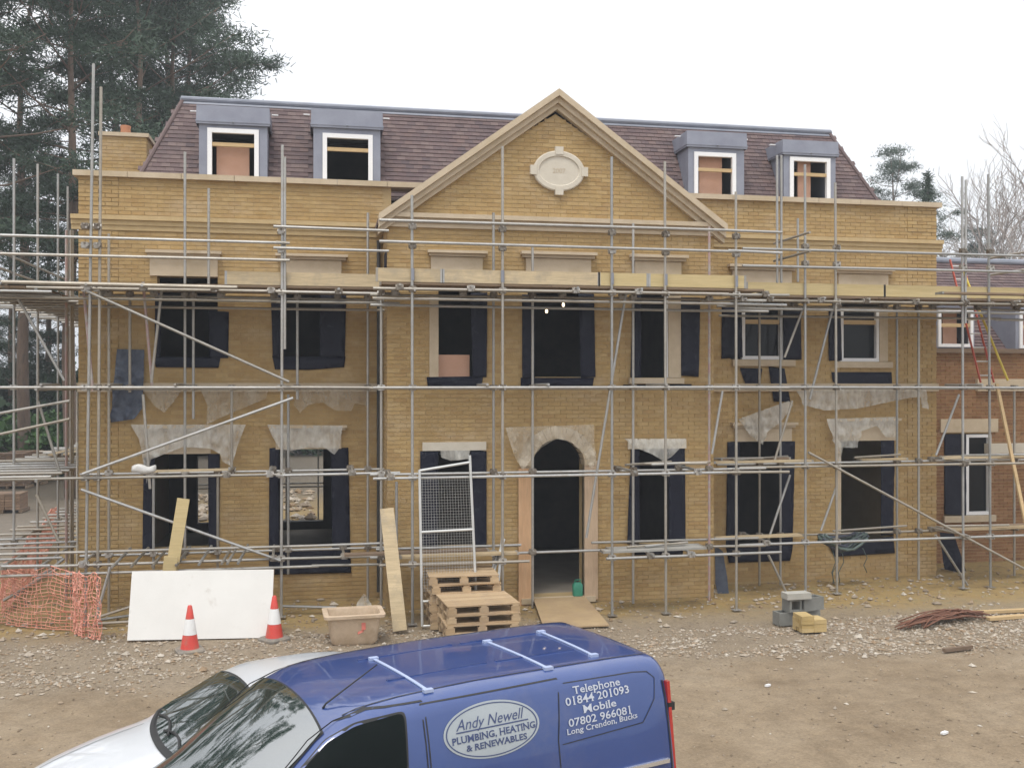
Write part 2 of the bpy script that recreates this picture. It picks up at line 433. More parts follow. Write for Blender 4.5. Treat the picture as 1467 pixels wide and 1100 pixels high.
# back wall with openings, floors, partitions
bk = [rect(404,640,463,745,9.0), rect(284,652,301,748,9.0), (13.0,14.4,1.0,2.4)]
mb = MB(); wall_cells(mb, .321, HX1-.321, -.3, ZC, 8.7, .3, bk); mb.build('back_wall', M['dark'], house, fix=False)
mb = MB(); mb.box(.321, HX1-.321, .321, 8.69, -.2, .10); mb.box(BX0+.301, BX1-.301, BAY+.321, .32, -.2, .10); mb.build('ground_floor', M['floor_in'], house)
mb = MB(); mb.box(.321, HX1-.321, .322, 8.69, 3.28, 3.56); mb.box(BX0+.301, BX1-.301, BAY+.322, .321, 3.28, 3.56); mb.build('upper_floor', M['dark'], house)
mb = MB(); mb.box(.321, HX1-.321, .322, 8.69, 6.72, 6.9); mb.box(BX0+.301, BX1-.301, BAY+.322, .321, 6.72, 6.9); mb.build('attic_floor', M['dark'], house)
mb = MB()
for z0, z1 in ((.101, 3.279), (3.561, 6.719)):
    for x in (5.75, 11.1): mb.box(x, x+.15, .323, 8.69, z0, z1)
    mb.box(5.91, 11.09, 4.2, 4.35, z0, z1); mb.box(11.26, HX1-.33, 4.2, 4.35, z0, z1)
    if z0 > 3: mb.box(.33, 5.74, 4.2, 4.35, z0, z1)
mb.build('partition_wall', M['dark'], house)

# -- stone dressings
def slab(name, px, Y, out, parent=house, m='stone', back=.05):
    x0, x1, z0, z1 = rect(*px, Y); return MB().box(x0, x1, Y-out, Y+back, z0, z1).build(name, M[m], parent)
lint = [((215,369,312,396),(210,360,318,368.5),0), ((402,373,489,396),(395,365,498,372.5),0), ((617,368.5,691,393),(612,360,697,368),BAY), ((753,371,846,395),(745,362,853,370.5),BAY),
        ((909,375,975,399),(901,366,983,374.5),BAY), ((1048,388,1133,409),(1042,380,1139,387.5),0), ((1200,393,1271,414),(1194,385,1277,392.5),0),
        ((213,618,302,650),(203,609,311,617.5),0), ((395,617,489,643),(386,609,497,616.5),0), ((1052,613,1133,632),(1046,605,1139,612.5),0), ((1199,607,1282,631),(1193,599,1286,606.5),0)]
for a, b, Y in lint:
    o = slab('lintel', a, Y, .045); 
    x0, x1, z0, z1 = rect(*b, Y); h = z1-z0
    c = MB(); c.box(x0+.03, x1-.03, Y-.09, Y+.02, z0, z0+h*.5); c.box(x0, x1, Y-.15, Y+.02, z0+h*.5+.0005, z1); c.build('lintel_cap', M['stone'], o)
for px in ((605,633,696,645), (899,629,982,642.5)): slab('lintel', px, BAY, .05, m='pale_stone')
for px, Y in (((900,541.5,978,549.5),BAY), ((1048,515.5,1137,524.5),0), ((1195,518.5,1276,527),0)): slab('sill', px, Y, .09, m='stone')
for px, Y in (((615,424,628,540),BAY), ((957,424,975,541),BAY), ((1259,440,1271,518),0), ((1197,632,1204,764),0)): slab('jamb', px, Y, .03, m='stone')
# string course and cornices
def course(name, X0, X1, Y, prof, m='stone'):
    mb = MB()
    for z0, z1, out in prof: mb.box(X0, X1, Y-out, Y+.02, z0, z1)
    return mb.build(name, M[m], house)
course('string_course', HX0-.03, BX0-.012, 0, [(3.86,4.02,.06)]); course('string_course', BX1+.015, HX1+.03, 0, [(3.86,4.02,.06)])
CP = [(6.77,6.86,.03),(6.8605,6.95,.055),(6.9505,7.03,.10)]
M['dress'] = mat('brick_dressing', [(.45,.33,.165),(.53,.40,.215)], .9, 6, bump=.15, bscale=40)
course('cornice', HX0-.12, BX0-.02, 0, CP, 'dress'); course('cornice', BX1+.02, HX1+.12, 0, CP, 'dress')
course('bay_cornice', BX0-.12, BX1+.12, BAY, [(6.79,6.87,.05),(6.8705,6.95,.09),(6.9505,7.03,.16)], 'stone')
mb = MB(); mb.box(BX0-.121, BX0-.013, BAY+.021, -.001, 6.8, 7.03); mb.box(BX1+.013, BX1+.121, BAY+.021, -.001, 6.8, 7.03); mb.build('cornice_return', M['stone'], house)
# parapet coping
def coping(X0, X1):
    n = max(1, int((X1-X0)/.9)); s = (X1-X0)/n
    for i in range(n):
        MB().box(X0+i*s+.004, X0+(i+1)*s-.004, -.09, .40, ZC+.001, ZC+.10).build('coping_stone', M['stone'], house)
coping(HX0-.09, BX0+1.0); coping(BX1-1.0, HX1+.09)
mb = MB(); mb.box(HX0-.09, HX0+.4, .401, 9.0, ZC+.001, ZC+.10); mb.box(HX1-.4, HX1+.09, .401, 9.0, ZC+.001, ZC+.10); mb.build('coping_stone', M['stone'], house)
# gable rake: stepped stone moulding up both slopes
pA = on_y(801,128,BAY-.2); pL = on_y(543,306,BAY-.2); pR = on_y(1041,322,BAY-.2)
half = (pR.x-pL.x)/2; pA.x = (pL.x+pR.x)/2; ez = (pL.z+pR.z)/2
for sx in (-1, 1):
    e = Vector((pA.x+sx*half, 0, ez)); a = Vector((pA.x, 0, pA.z)); d = (a-e).normalized(); nrm = Vector((-d.z, 0, d.x)); nrm = nrm if nrm.z > 0 else -nrm
    for j, (t0, t1, y0) in enumerate(((0, -.10, BAY-.26), (-.1005, -.19, BAY-.18), (-.1905, -.27, BAY-.10))):
        q = []
        for t in (t0, t1):
            dz = t/abs(nrm.z)
            q.append((Vector((e.x, y0, e.z+dz)), Vector((a.x, y0, a.z+dz))))
        poly = [q[0][0], q[0][1], q[1][1], q[1][0]]
        MB().prism([p+Vector((-sx*.0005,0,0)) for p in poly], (0, BAY+.05-y0, 0)).build('rake_moulding', M['stone'], house)
# pediment roundel: oval stone with four keystones and a faint cut date
rc = on_y(800,246,BAY); roundel = None
def oval(cx, cz, a, b, y, n=40): return [Vector((cx+a*math.cos(2*math.pi*i/n), y, cz+b*math.sin(2*math.pi*i/n))) for i in range(n)]
mb = MB(); mb.loft([oval(rc.x, rc.z, .48, .37, BAY+.02), oval(rc.x, rc.z, .48, .37, BAY-.055), oval(rc.x, rc.z, .46, .35, BAY-.07), oval(rc.x, rc.z, .385, .275, BAY-.07), oval(rc.x, rc.z, .37, .26, BAY-.045)], cap=True)
roundel = mb.build('roundel', M['pale_stone'], house)
for kx, kz, sx_, sz_ in ((0,.37,.075,.07),(0,-.37,.075,.07),(.48,0,.06,.085),(-.48,0,.06,.085)):
    MB().box(rc.x+kx-sx_, rc.x+kx+sx_, BAY-.085, BAY+.02, rc.z+kz-sz_, rc.z+kz+sz_).build('keystone', M['pale_stone'], roundel)
def text_mesh(body, size, shear=0.0, bold=0.0, space=1.0, serif=False):
    cu = bpy.data.curves.new('t', 'FONT'); cu.body = body; cu.size = size; cu.shear = shear; cu.offset = bold; cu.space_character = space
    cu.align_x = 'CENTER'; cu.align_y = 'TOP_BASELINE'; cu.resolution_u = 3
    o = bpy.data.objects.new('t', cu); col.objects.link(o)
    bpy.context.view_layer.update()
    me = bpy.data.meshes.new_from_object(o.evaluated_get(bpy.context.evaluated_depsgraph_get()))
    vs_ = [tuple(v.co) for v in me.vertices]; fs_ = [tuple(p.vertices) for p in me.polygons]
    if serif:                          # slabs across the stem ends
        cnt = {}
        for f_ in fs_:
            for a, b in zip(f_, f_[1:]+f_[:1]): k_2 = (min(a,b), max(a,b)); cnt[k_2] = cnt.get(k_2, 0)+1
        for (a, b), n_ in cnt.items():
            p_, q_ = vs_[a], vs_[b]
            if n_ == 1 and abs(p_[1]-q_[1]) < size*.004 and size*.03 < abs(p_[0]-q_[0]) < size*.17:
                x0_, x1_ = min(p_[0],q_[0])-size*.045, max(p_[0],q_[0])+size*.045; y_ = p_[1]; h_2 = size*.028; i_ = len(vs_)
                vs_ += [(x0_,y_-h_2,0),(x1_,y_-h_2,0),(x1_,y_+h_2,0),(x0_,y_+h_2,0)]; fs_.append((i_,i_+1,i_+2,i_+3))
    bpy.data.objects.remove(o); bpy.data.curves.remove(cu); bpy.data.meshes.remove(me)
    return vs_, fs_
tv, tf = text_mesh('2007', .12)
MB().add([(rc.x+x, BAY-.049, rc.z+z-.035) for x, z, _ in tv], tf).build('cut_date', M['stone'], roundel, fix=False)
# door surround: arched stone ring with springing blocks, spandrel masonry behind
ax0, ax1 = dx0, dx1; acx = (ax0+ax1)/2; ar = (ax1-ax0)/2; asp = dz1-ar
mb = MB(); n = 14
for i in range(n):
    t0, t1 = math.pi*i/n+.004, math.pi*(i+1)/n-.004
    for k in (0,):
        ri, ro = ar, ar+.22
        q = [Vector((acx+r_*math.cos(t), BAY-.10, asp+r_*math.sin(t))) for r_, t in ((ri,t0),(ro,t0),(ro,t1),(ri,t1))]
        mb.prism(q, (0,.30,0))
arch = mb.build('door_arch', M['stone'], house)
mb = MB()
top = [Vector((acx+(ar+.001)*math.cos(math.pi*i/16), BAY+.02, asp+(ar+.001)*math.sin(math.pi*i/16))) for i in range(17)]
zt = DOOR[3]+.002
for i in range(16):
    a, b = top[i], top[i+1]; mb.prism([a, b, Vector((b.x, b.y, zt)), Vector((a.x, a.y, zt))], (0,.25,0))
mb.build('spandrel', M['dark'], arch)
for s_, x in ((-1, ax0), (1, ax1)):
    a, b = (x-.2, x) if s_ < 0 else (x, x+.2)
    MB().box(a, b, BAY-.06, BAY+.1, .12, asp-.001).build('door_jamb', M['stone'], house)
    MB().box(a-(.05 if s_ < 0 else 0), b+(.05 if s_ > 0 else 0), BAY-.085, BAY-.062, .05 if s_ > 0 else -.02, asp-.04+(.0 if s_ < 0 else .12)).build('protective_board', M['ply'] if s_ < 0 else M['pale_ply'], house)
MB().box(ax0-.2, ax1+.2, BAY-.12, BAY+.33, .02, .119).build('door_step', M['stone'], house)

# -- sash frames on the right, bare timber rail across, glass behind
def sash(px, Y, rail=True, glass=True, parent=house, name='window', fw=.07, m='white', railz=.6, board=None, inset=.03):
    x0, x1, z0, z1 = rect(*px, Y); y0, y1 = Y-inset, Y+.06
    mb = MB(); mb.box(x0, x0+fw, y0, y1, z0, z1); mb.box(x1-fw, x1, y0, y1, z0, z1)
    mb.box(x0+fw, x1-fw, y0, y1, z0, z0+fw); mb.box(x0+fw, x1-fw, y0, y1, z1-fw, z1)
    f = mb.build(name, M[m], parent)
    if rail:
        zr = z0+(z1-z0)*railz; MB().box(x0+fw, x1-fw, y0+.03, y1-.01, zr-.045, zr+.045).build('rail', M['timber'], f)
    if glass: MB().box(x0+fw, x1-fw, Y+.065, Y+.072, z0+fw, z1-fw).build('pane', M['glass'], f)
    return f
sash((1062,438,1121,515), .02, railz=.70); sash((1203,440,1259,518), .02, railz=.72)
sash((955,424,958.5,541), BAY+.02, rail=False, glass=False, fw=.018)
sash((1415,600,1417,601), BAY, rail=False, glass=False) if False else None
# window with a brick infill at its foot (upper bay, left)
x0, x1, z0, z1 = rect(629,508,674,540,BAY); MB().box(x0, x1, BAY+.12, BAY+.2, z0, z1).build('infill_board', M['pinkstone'], house)

# -- damp proof membrane hanging in the reveals
def wrinkle(poly_px, Y, amp, step=.12, seed=0, fr=3.5):
    pts = [on_y(px, py, Y) for px, py in poly_px]
    v, f = cdt([(p.x, p.z) for p in pts], step)
    top_ = max(p.z for p in pts)
    return MB().add([(p[0], Y-abs(noise.noise(Vector((p[0]*fr*1.6, seed*3.1, p[1]*fr*.6))))*amp*(.35+min(1, (top_-p[1])*1.5)), p[1]) for p in v], f)
DPC = [(0,[[(299,445),(328,447),(327,513),(300,513)],[(221,511),(316,512),(313,527),(223,526)],[(222,420),(232,420),(230,512),(222,512)]]),
 (0,[[(388,422),(410,420),(408,511),(391,513)],[(458,420),(496,421),(494,512),(458,511)],[(390,510),(495,511),(493,526),(440,530),(394,529)]]),
 (BAY,[[(674,420),(698,419),(697,540),(677,541)],[(611,540),(692,539),(690,556),(613,555)]]),
 (BAY,[[(748,422),(767,422),(766,541),(748,543)],[(829,421),(851,421),(853,540),(832,541)],[(746,541),(851,541),(849,554),(746,553)]]),
 (BAY,[[(907,423),(919,423),(918,541),(903,541)],[(975.5,426),(1003,427),(1001,540),(975.5,538)],[(893,551),(991,550),(990,557),(892,557)]]),
 (0,[[(1034,438),(1062,438),(1064,512),(1033,514)],[(1121,438),(1147,438),(1148,515),(1122,517)],[(1060,527),(1092,528),(1088,558),(1072,560),(1064,540)],[(1101,525),(1124,528),(1132,576),(1108,575)]]),
 (0,[[(1187,438),(1204,438),(1206,516),(1187,517)],[(1191,533),(1277,533),(1278,556),(1204,557),(1193,546)]]),
 (0,[[(206,655),(222,655),(220,796),(204,795)],[(298,650),(315,650),(314,795),(299,792)]]),
 (0,[[(386,642),(400,641),(400,800),(385,822)],[(474,642),(499,641),(502,800),(476,800)],[(385,787),(502,785),(503,820),(388,823)]]),
 (BAY,[[(602,646),(628,646),(628,786),(602,785)],[(674,646),(697,646),(697,783),(676,784)]]),
 (BAY,[[(904,637),(916,638),(916,778),(898,779)],[(957,640),(981,639),(982,778),(958,779)],[(904,779),(980,779),(978,794),(906,795)]]),
 (0,[[(1042,633),(1060,633),(1058,785),(1040,786)],[(1116,632),(1139,632),(1135,781),(1117,781)],[(1040,783),(1136,780),(1132,803),(1044,806)]]),
 (0,[[(1262,630),(1281,629),(1280,766),(1262,767)],[(1186,780),(1280,768),(1282,792),(1196,797)]])]
sd_ = 0
for Y, polys in DPC:
    for pl in polys:
        sd_ += 1
        o = wrinkle(pl, Y-.03, .028, .10, sd_, fr=5).build('membrane_strip', M['dpc'], house, smooth=True, fix=False)
        md = o.modifiers.new('thickness', 'SOLIDIFY'); md.thickness = .004

# -- mansard roof
DORM = [(283,385,158,177,297,371,252,185),(447,547,163,182,462,534,258,192.5),(984,1068,194,210,994,1054,281,219),(1121,1199,206.5,221,1131,1189,287,226)]
RY0, RZ0, RY1, RZ1 = .45, 7.55, 1.62, 9.62
HL0, HL1, HR1, HR0 = .80, 1.58, 15.42, 16.2
BKY = 8.2
dorm = DORM
DF = .52                                   # dormer front plane
dorm_x = [(on_y(d[0],220,DF).x, on_y(d[1],220,DF).x) for d in dorm]
dorm_zt = [rect(d[0], d[3], d[1], d[2], DF)[3]-.04 for d in dorm]
def rpt(x, f): return (x, RY0+(RY1-RY0)*f, RZ0+(RZ1-RZ0)*f)
roofm = MB()
edges = [HL0]+[v for a_, b_ in dorm_x for v in (a_+.04, b_-.04)]+[HR0]
tops = [HL1]+edges[1:-1]+[HR1]
for i in range(len(edges)-1):               # the roof face is open inside each dormer
    f0 = 0 if i % 2 == 0 else .78
    roofm.add([rpt(edges[i], f0), rpt(edges[i+1], f0), rpt(tops[i+1], 1), rpt(tops[i], 1)], [(0,1,2,3)])
roofm.add([(HL0,RY0,RZ0),(HR0,RY0,RZ0),(HR1,RY1,RZ1),(HL1,RY1,RZ1),(HL0,BKY+.8,RZ0),(HR0,BKY+.8,RZ0),(HR1,BKY-.4,RZ1),(HL1,BKY-.4,RZ1)],
          [(4,0,3,7),(1,5,6,2),(3,2,6,7),(5,4,7,6)])
roof = roofm.build('roof', M['tile'], house, fix=False)
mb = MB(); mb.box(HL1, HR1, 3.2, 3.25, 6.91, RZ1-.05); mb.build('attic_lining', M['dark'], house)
mb = MB(); mb.tube((HL1-.03,RY1-.02,RZ1+.02),(HR1+.03,RY1-.02,RZ1+.02),.055,10); mb.box(HL1-.05,HR1+.05,RY1-.06,RY1+.3,RZ1-.02,RZ1+.035)
mb.beam((HL1,RY1-.035,RZ1-.045),(HR1,RY1-.035,RZ1-.045),.10,.03,side=(0,RY1-RY0,RZ1-RZ0)); mb.build('ridge_flashing', M['lead_roll'], roof)
for a, b in (((HL0,RY0,RZ0),(HL1,RY1,RZ1)), ((HR0,RY0,RZ0),(HR1,RY1,RZ1))): MB().tube(Vector(a)+Vector((0,-.01,0)), Vector(b)+Vector((0,-.01,0)), .045, 8).build('hip_tiles', M['tile'], roof)
sv = Vector((0, RY1-RY0, RZ1-RZ0)); SL = sv.length; sv = sv/SL; sn = Vector((0,-sv.z,sv.y))
def tile_geo(x, s, w_=.16, e=.105, lift=.0):
    b = Vector((x, RY0, RZ0))+sv*s
    p0 = b+sn*(.018+lift); p1 = b+sv*e*1.02+sn*.006
    ux = Vector((w_, 0, 0)); d = sn*.016
    v = [p0, p0+ux, p1+ux, p1, p0-d, p0+ux-d, p1+ux-d, p1-d]
    return v, [(0,1,2,3),(4,5,1,0),(1,5,6,2),(4,0,3,7)]
tiles = []; s = 0.0; k = 0; rnd = random.Random(5)
while s < SL-.08:
    f = s/SL; xa, xb = HL0+(HL1-HL0)*f, HR0+(HR1-HR0)*f
    x = HL0-(.0825 if k % 2 else 0)
    yb = RY0+(RY1-RY0)*f; zb = RZ0+(RZ1-RZ0)*f
    while x < xb-.02:
        c = x+.08
        if xa-.02 < c < xb+.02 and not any(a < c < b and zb < zt_ for (a, b), zt_ in zip(dorm_x, dorm_zt)):
            # hidden behind the gable roof
            if not (zb < APEX-.15-abs(c-BXC)*k_*.98-.1): tiles.append((x+.002, s, rnd.random()*.004))
        x += .165
    s += .105; k += 1
tiles.sort(key=lambda t: depth((t[0], RY0, RZ0)))
mb = MB()
for t in tiles[300:]: mb.add(*tile_geo(t[0], t[1], lift=t[2]))
o = mb.build('tiling', M['tile'], roof, fix=False); o['kind'] = 'stuff'
tv0, tf0 = tile_geo(0, 0); b0 = Vector((0, RY0, RZ0)); tm = MB().add([p-b0 for p in tv0], tf0).mesh('roof_tile', M['tile'])
for t in tiles[:300]: link('roof_tile', tm, roof, Vector((t[0], RY0, RZ0))+sv*t[1]+sn*t[2])
# gable roof behind the pediment
gm = MB()
for sx in (-1, 1):
    gm.prism([Vector((pA.x, BAY+.05, pA.z-.03)), Vector((pA.x+sx*half, BAY+.05, ez-.03)), Vector((pA.x+sx*half, 1.4, ez-.03)), Vector((pA.x, 1.4, pA.z-.03))], (0,0,-.08))
gm.build('gable_roof', M['tile'], house)
# dormers
pinks = {0: (.16,.80), 2: (.20,.75), 3: (.30,.62)}
for i, (xa, xb, yt, ys, wa, wb_, yb, wt) in enumerate(dorm):
    x0, x1, zs, zt = rect(xa+2, ys, xb-2, yt, DF)[0], rect(xa+2, ys, xb-2, yt, DF)[1], rect(xa, ys, xb, yt, DF)[2], rect(xa, ys, xb, yt, DF)[3]
    wx0, wx1, wz0, wz1 = rect(wa, wt, wb_, yb, DF)
    z0 = 7.45; YB = 1.75
    d = MB()
    wall_cells(d, x0, x1, z0, zs, DF, .06, [(wx0, wx1, wz0, wz1)])
    for xx in ((x0, x0+.05), (x1-.05, x1)): d.box(xx[0], xx[1], DF+.061, YB, z0, zs)
    dm = d.build('dormer', M['lead'], house, fix=False)
    c = MB(); o1 = .05; rings = []
    for oo, z in ((.012, zs+.001), (.012, zs+.04), (.04, zs+.06), (.05, zt-.04), (.05, zt)):
        rings.append([Vector((x0-oo, DF-oo, z)), Vector((x1+oo, DF-oo, z)), Vector((x1+oo, YB, z)), Vector((x0-oo, YB, z))])
    c.loft(rings); c.box(x0-.06, x1+.06, DF-.06, YB, zt+.001, zt+.025); c.build('dormer_cap', M['lead'], dm)
    MB().tube(((x0+x1)/2, DF-.07, zt-.005), ((x0+x1)/2, DF-.0, zt+.05), .02, 6).build('cap_clip', M['lead_roll'], dm)
    fr = MB(); fw = .085; y0, y1 = DF-.03, DF+.055
    fr.box(wx0+.002, wx0+fw, y0, y1, wz0, wz1-.002); fr.box(wx1-fw, wx1-.002, y0, y1, wz0, wz1-.002); fr.box(wx0+fw, wx1-fw, y0, y1, wz1-fw, wz1-.002)
    fr.build('window_frame', M['white'], dm)
    zr = wz0+(wz1-wz0)*(.66 if i < 2 else .60)
    MB().box(wx0+fw, wx1-fw, y0+.02, y1-.01, zr-.035, zr+.035).build('rail', M['timber'], dm)
    if i in pinks:
        a, b = pinks[i]; MB().box(wx0+(wx1-wx0)*a, wx0+(wx1-wx0)*b, DF+.18, DF+.22, z0, zr if i == 0 else wz1-.05).build('inner_board', M['pinkstone'], dm)
    MB().box(x0-.012, x0-.002, RY0+.25, 1.1, zs-.06, zs-.02).build('side_flashing', M['lead_roll'], dm)
    for sx, xx in ((-1, x0-.07), (1, x1+.07)):
        MB().box(min(xx, xx+sx*.12), max(xx, xx+sx*.12), DF+.24, DF+.30, zs+.0, zs+.02).build('lead_tab', M['white'], dm)
# chimney at the left back
cx0, cx1, cz0, cz1 = rect(145,196,210,240,3.2)
ch = MB(); ch.box(cx0, cx1, 3.2, 4.4, 6.9, cz1); chim = ch.build('chimney', M['mortar'], house)
cb = lay_bricks(cx0, cx1, 6.9, cz1, 3.2, []); o = brick_mesh(cb, 3.2).build('brickwork', M['brick'], chim, fix=False); o['kind'] = 'stuff'
side_bricks(cx1, 3.2, 4.4, 6.9, cz1, 1, chim)
c = MB(); c.box(cx0-.05, cx1+.05, 3.15, 4.45, cz1+.001, cz1+.08); c.build('chimney_cap', M['stone'], chim)
pp = on_y(180,190,3.8); MB().loft([[Vector((pp.x+r_*math.cos(t*math.pi/6), 3.8+r_*math.sin(t*math.pi/6), z)) for t in range(12)] for r_, z in ((.12,cz1+.06),(.10,cz1+.31),(.11,cz1+.325),(.11,cz1+.37))]).build('chimney_pot', M['terracotta'], chim, smooth=True, angle=40)
# downpipe in the corner of the bay, drip strip
MB().tube((BX0-.09,-.09,.1),(BX0-.09,-.09,6.7),.035,8).build('downpipe', M['iron'], house)
MB().box(BX0-.03, BX0-.012, BAY-.0, BAY+.5, 5.9, 6.35).build('membrane_strip', M['dpc'], house)
# aerial stub above ridge
a = on_y(723,156,2.5); b = on_y(690,163,2.5)
MB().beam((b.x,2.5,RZ1+.03),(a.x,2.5,RZ1+.17),.02,.02).obox((a.x,2.5,RZ1+.18),(.05,0,0),(0,.05,0),(0,0,.03)).build('ridge_bracket', M['lead_roll'], house)
MB().beam((.321, .01, 0), (.321, .02, .01), .01, .01) if False else None

# lamps burning inside the upper middle window
em = bpy.data.materials.new('lit_bulb'); em.use_nodes = True
pb = em.node_tree.nodes['Principled BSDF']; pb.inputs['Base Color'].default_value = (1,.9,.7,1)
pb.inputs['Emission Color'].default_value = (1,.78,.5,1); pb.inputs['Emission Strength'].default_value = 2.6
for px, py, Y, lab in ((783,446,1.6,'small lit bulb, lower of two glowing inside the dark upper window over the door'), (807,437,1.9,'small lit bulb, upper of two glowing inside the dark upper window over the door')):
    p = on_y(px, py, Y); t = thing('light_bulb', lab, 'light bulb', p, group='bulbs glowing inside the upper window')
    mb = MB(); rings = [[p+Vector((r_*math.cos(a*math.pi/5), r_*math.sin(a*math.pi/5), z)) for a in range(10)] for r_, z in ((.010,-.04),(.025,-.024),(.032,0),(.025,.024),(.014,.06))]
    mb.loft(rings).build('bulb', em, t, smooth=True)
    MB().tube(p+Vector((0,0,.06)), Vector((p.x,p.y,6.719)), .008, 5).build('flex', M['iron'], t)
# ------------------------------------------------------------------ lower wing on the right
WY = 1.2
wing = thing('wing_house', 'lower brick wing with tiled roof and white dormer windows right of the main house', 'wing', (0,0,0))
wz = on_y(1400,506,WY).z
WX0, WX1 = HX1+.01, 27.0
w_open = [rect(1352,621,1420,738,WY)]
mb = MB(); wall_cells(mb, WX0, WX1, -.3, wz, WY, .3, w_open); ww = mb.build('wall', M['mortar'], wing, fix=False)
o = brick_mesh(lay_bricks(WX0, WX1, -.0, wz, WY, w_open), WY).build('brickwork', M['wing_brick'], ww, fix=False); o['kind'] = 'stuff'
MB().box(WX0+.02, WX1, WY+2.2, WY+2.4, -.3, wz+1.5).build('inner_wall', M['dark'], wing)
MB().box(WX0, WX1, WY-.10, WY+.3, wz+.001, wz+.10).build('eaves_board', M['old_board'], wing)
wr0 = (WY+.35, wz+.10); wz1 = on_y(1400,376,WY+2.6).z; wr1 = (WY+2.6, wz1)
rf = MB().add([(WX0,wr0[0],wr0[1]),(WX1,wr0[0],wr0[1]),(WX1,wr1[0],wr1[1]),(WX0,wr1[0],wr1[1]),(WX0,wr1[0]+3,wr0[1]),(WX1,wr1[0]+3,wr0[1])],[(0,1,2,3),(3,2,5,4),(0,3,4),(1,5,2)]).build('roof', M['tile'], wing)
MB().tube((WX0,wr1[0],wr1[1]+.02),(WX1,wr1[0],wr1[1]+.02),.09,10).build('ridge_flashing', M['lead_roll'], rf)
s2 = Vector((0, wr1[0]-wr0[0], wr1[1]-wr0[1])); SL2 = s2.length; s2 = s2/SL2; n2 = Vector((0,-s2.z,s2.y))
mb = MB(); s = 0; k = 0
wd = [(on_y(1344,460,WY+.1).x, on_y(1444,460,WY+.1).x-.1), (on_y(1459,460,WY+.1).x, on_y(1459,460,WY+.1).x+1.5)]
while s < SL2-.05:
    x = WX0-(.08 if k % 2 else 0)
    while x < WX1:
        b = Vector((x+.002, wr0[0], wr0[1]))+s2*s; p0 = b+n2*(.02+random.random()*.004); p1 = b+s2*.108+n2*.006; ux = Vector((.16,0,0)); d = n2*.016
        mb.add([p0,p0+ux,p1+ux,p1,p0-d,p0+ux-d,p1+ux-d,p1-d],[(0,1,2,3),(4,5,1,0),(1,5,6,2),(4,0,3,7)]); x += .165
    s += .105; k += 1
o = mb.build('tiling', M['tile'], rf, fix=False); o['kind'] = 'stuff'
for a, b, wpx in ((1341,1398,(1345,444,1395,497)), (1457,1520,(1462,444,1512,500))):
    x0, x1 = on_y(a,460,WY).x+.0, on_y(b,460,WY).x; x0 = max(x0, WX0+.02)
    zt = on_y(a,432,WY).z; wx0, wx1, wz0, wz1_ = rect(*wpx, WY); wx0 = max(wx0, x0+.03)
    d = MB(); wall_cells(d, x0, x1, wz+.11, zt, WY+.05, .05, [(wx0,wx1,max(wz0,wz+.12),wz1_)])
    d.box(x1-.05, x1, WY+.101, WY+2.2, wz+.11, zt); d.box(x0, x0+.05, WY+.101, WY+2.2, wz+.11, zt)
    dm = d.build('dormer', M['lead'], wing, fix=False)
    MB().box(x0-.06, x1+.06, WY-.02, WY+2.3, zt+.001, zt+.12).build('dormer_cap', M['lead'], dm)
    f = MB(); fw = .07; z0 = max(wz0, wz+.12)
    f.box(wx0,wx0+fw,WY+.01,WY+.1,z0,wz1_); f.box(wx1-fw,wx1,WY+.01,WY+.1,z0,wz1_); f.box(wx0+fw,wx1-fw,WY+.01,WY+.1,z0,z0+fw); f.box(wx0+fw,wx1-fw,WY+.01,WY+.1,wz1_-fw,wz1_); f.build('window_frame', M['white'], dm)
    MB().box(wx0+fw,wx1-fw,WY+.04,WY+.09,z0+.45,z0+.53).build('rail', M['timber'], dm)
    MB().box(wx0+.30,wx1-.22,WY+.3,WY+.33,z0,wz1_).build('inner_board', M['pinkstone'], dm)
    MB().box(x0+.06,x1-.06,WY+.8,WY+.83,wz+.1,zt).build('inner_lining', M['dark'], dm)
slab('lintel', (1346,600,1428,619), WY, .05, parent=wing, m='stone')
slab('string_course', (1397,543,1600,560), WY, .09, parent=wing, m='stone')
slab('lintel', (1412,634,1600,648), WY, .10, parent=wing, m='pale_stone')
sash((1383,622,1419,737), WY+.02, rail=False, parent=wing, m='white')
for pl in ([(1353,622),(1384,622),(1384,738),(1354,736)],):
    wrinkle(pl, WY-.02, .03, .14, 77).build('membrane_strip', M['dpc'], wing, smooth=True, fix=False)
slab('sill', (1350,738,1424,747), WY, .08, parent=wing)

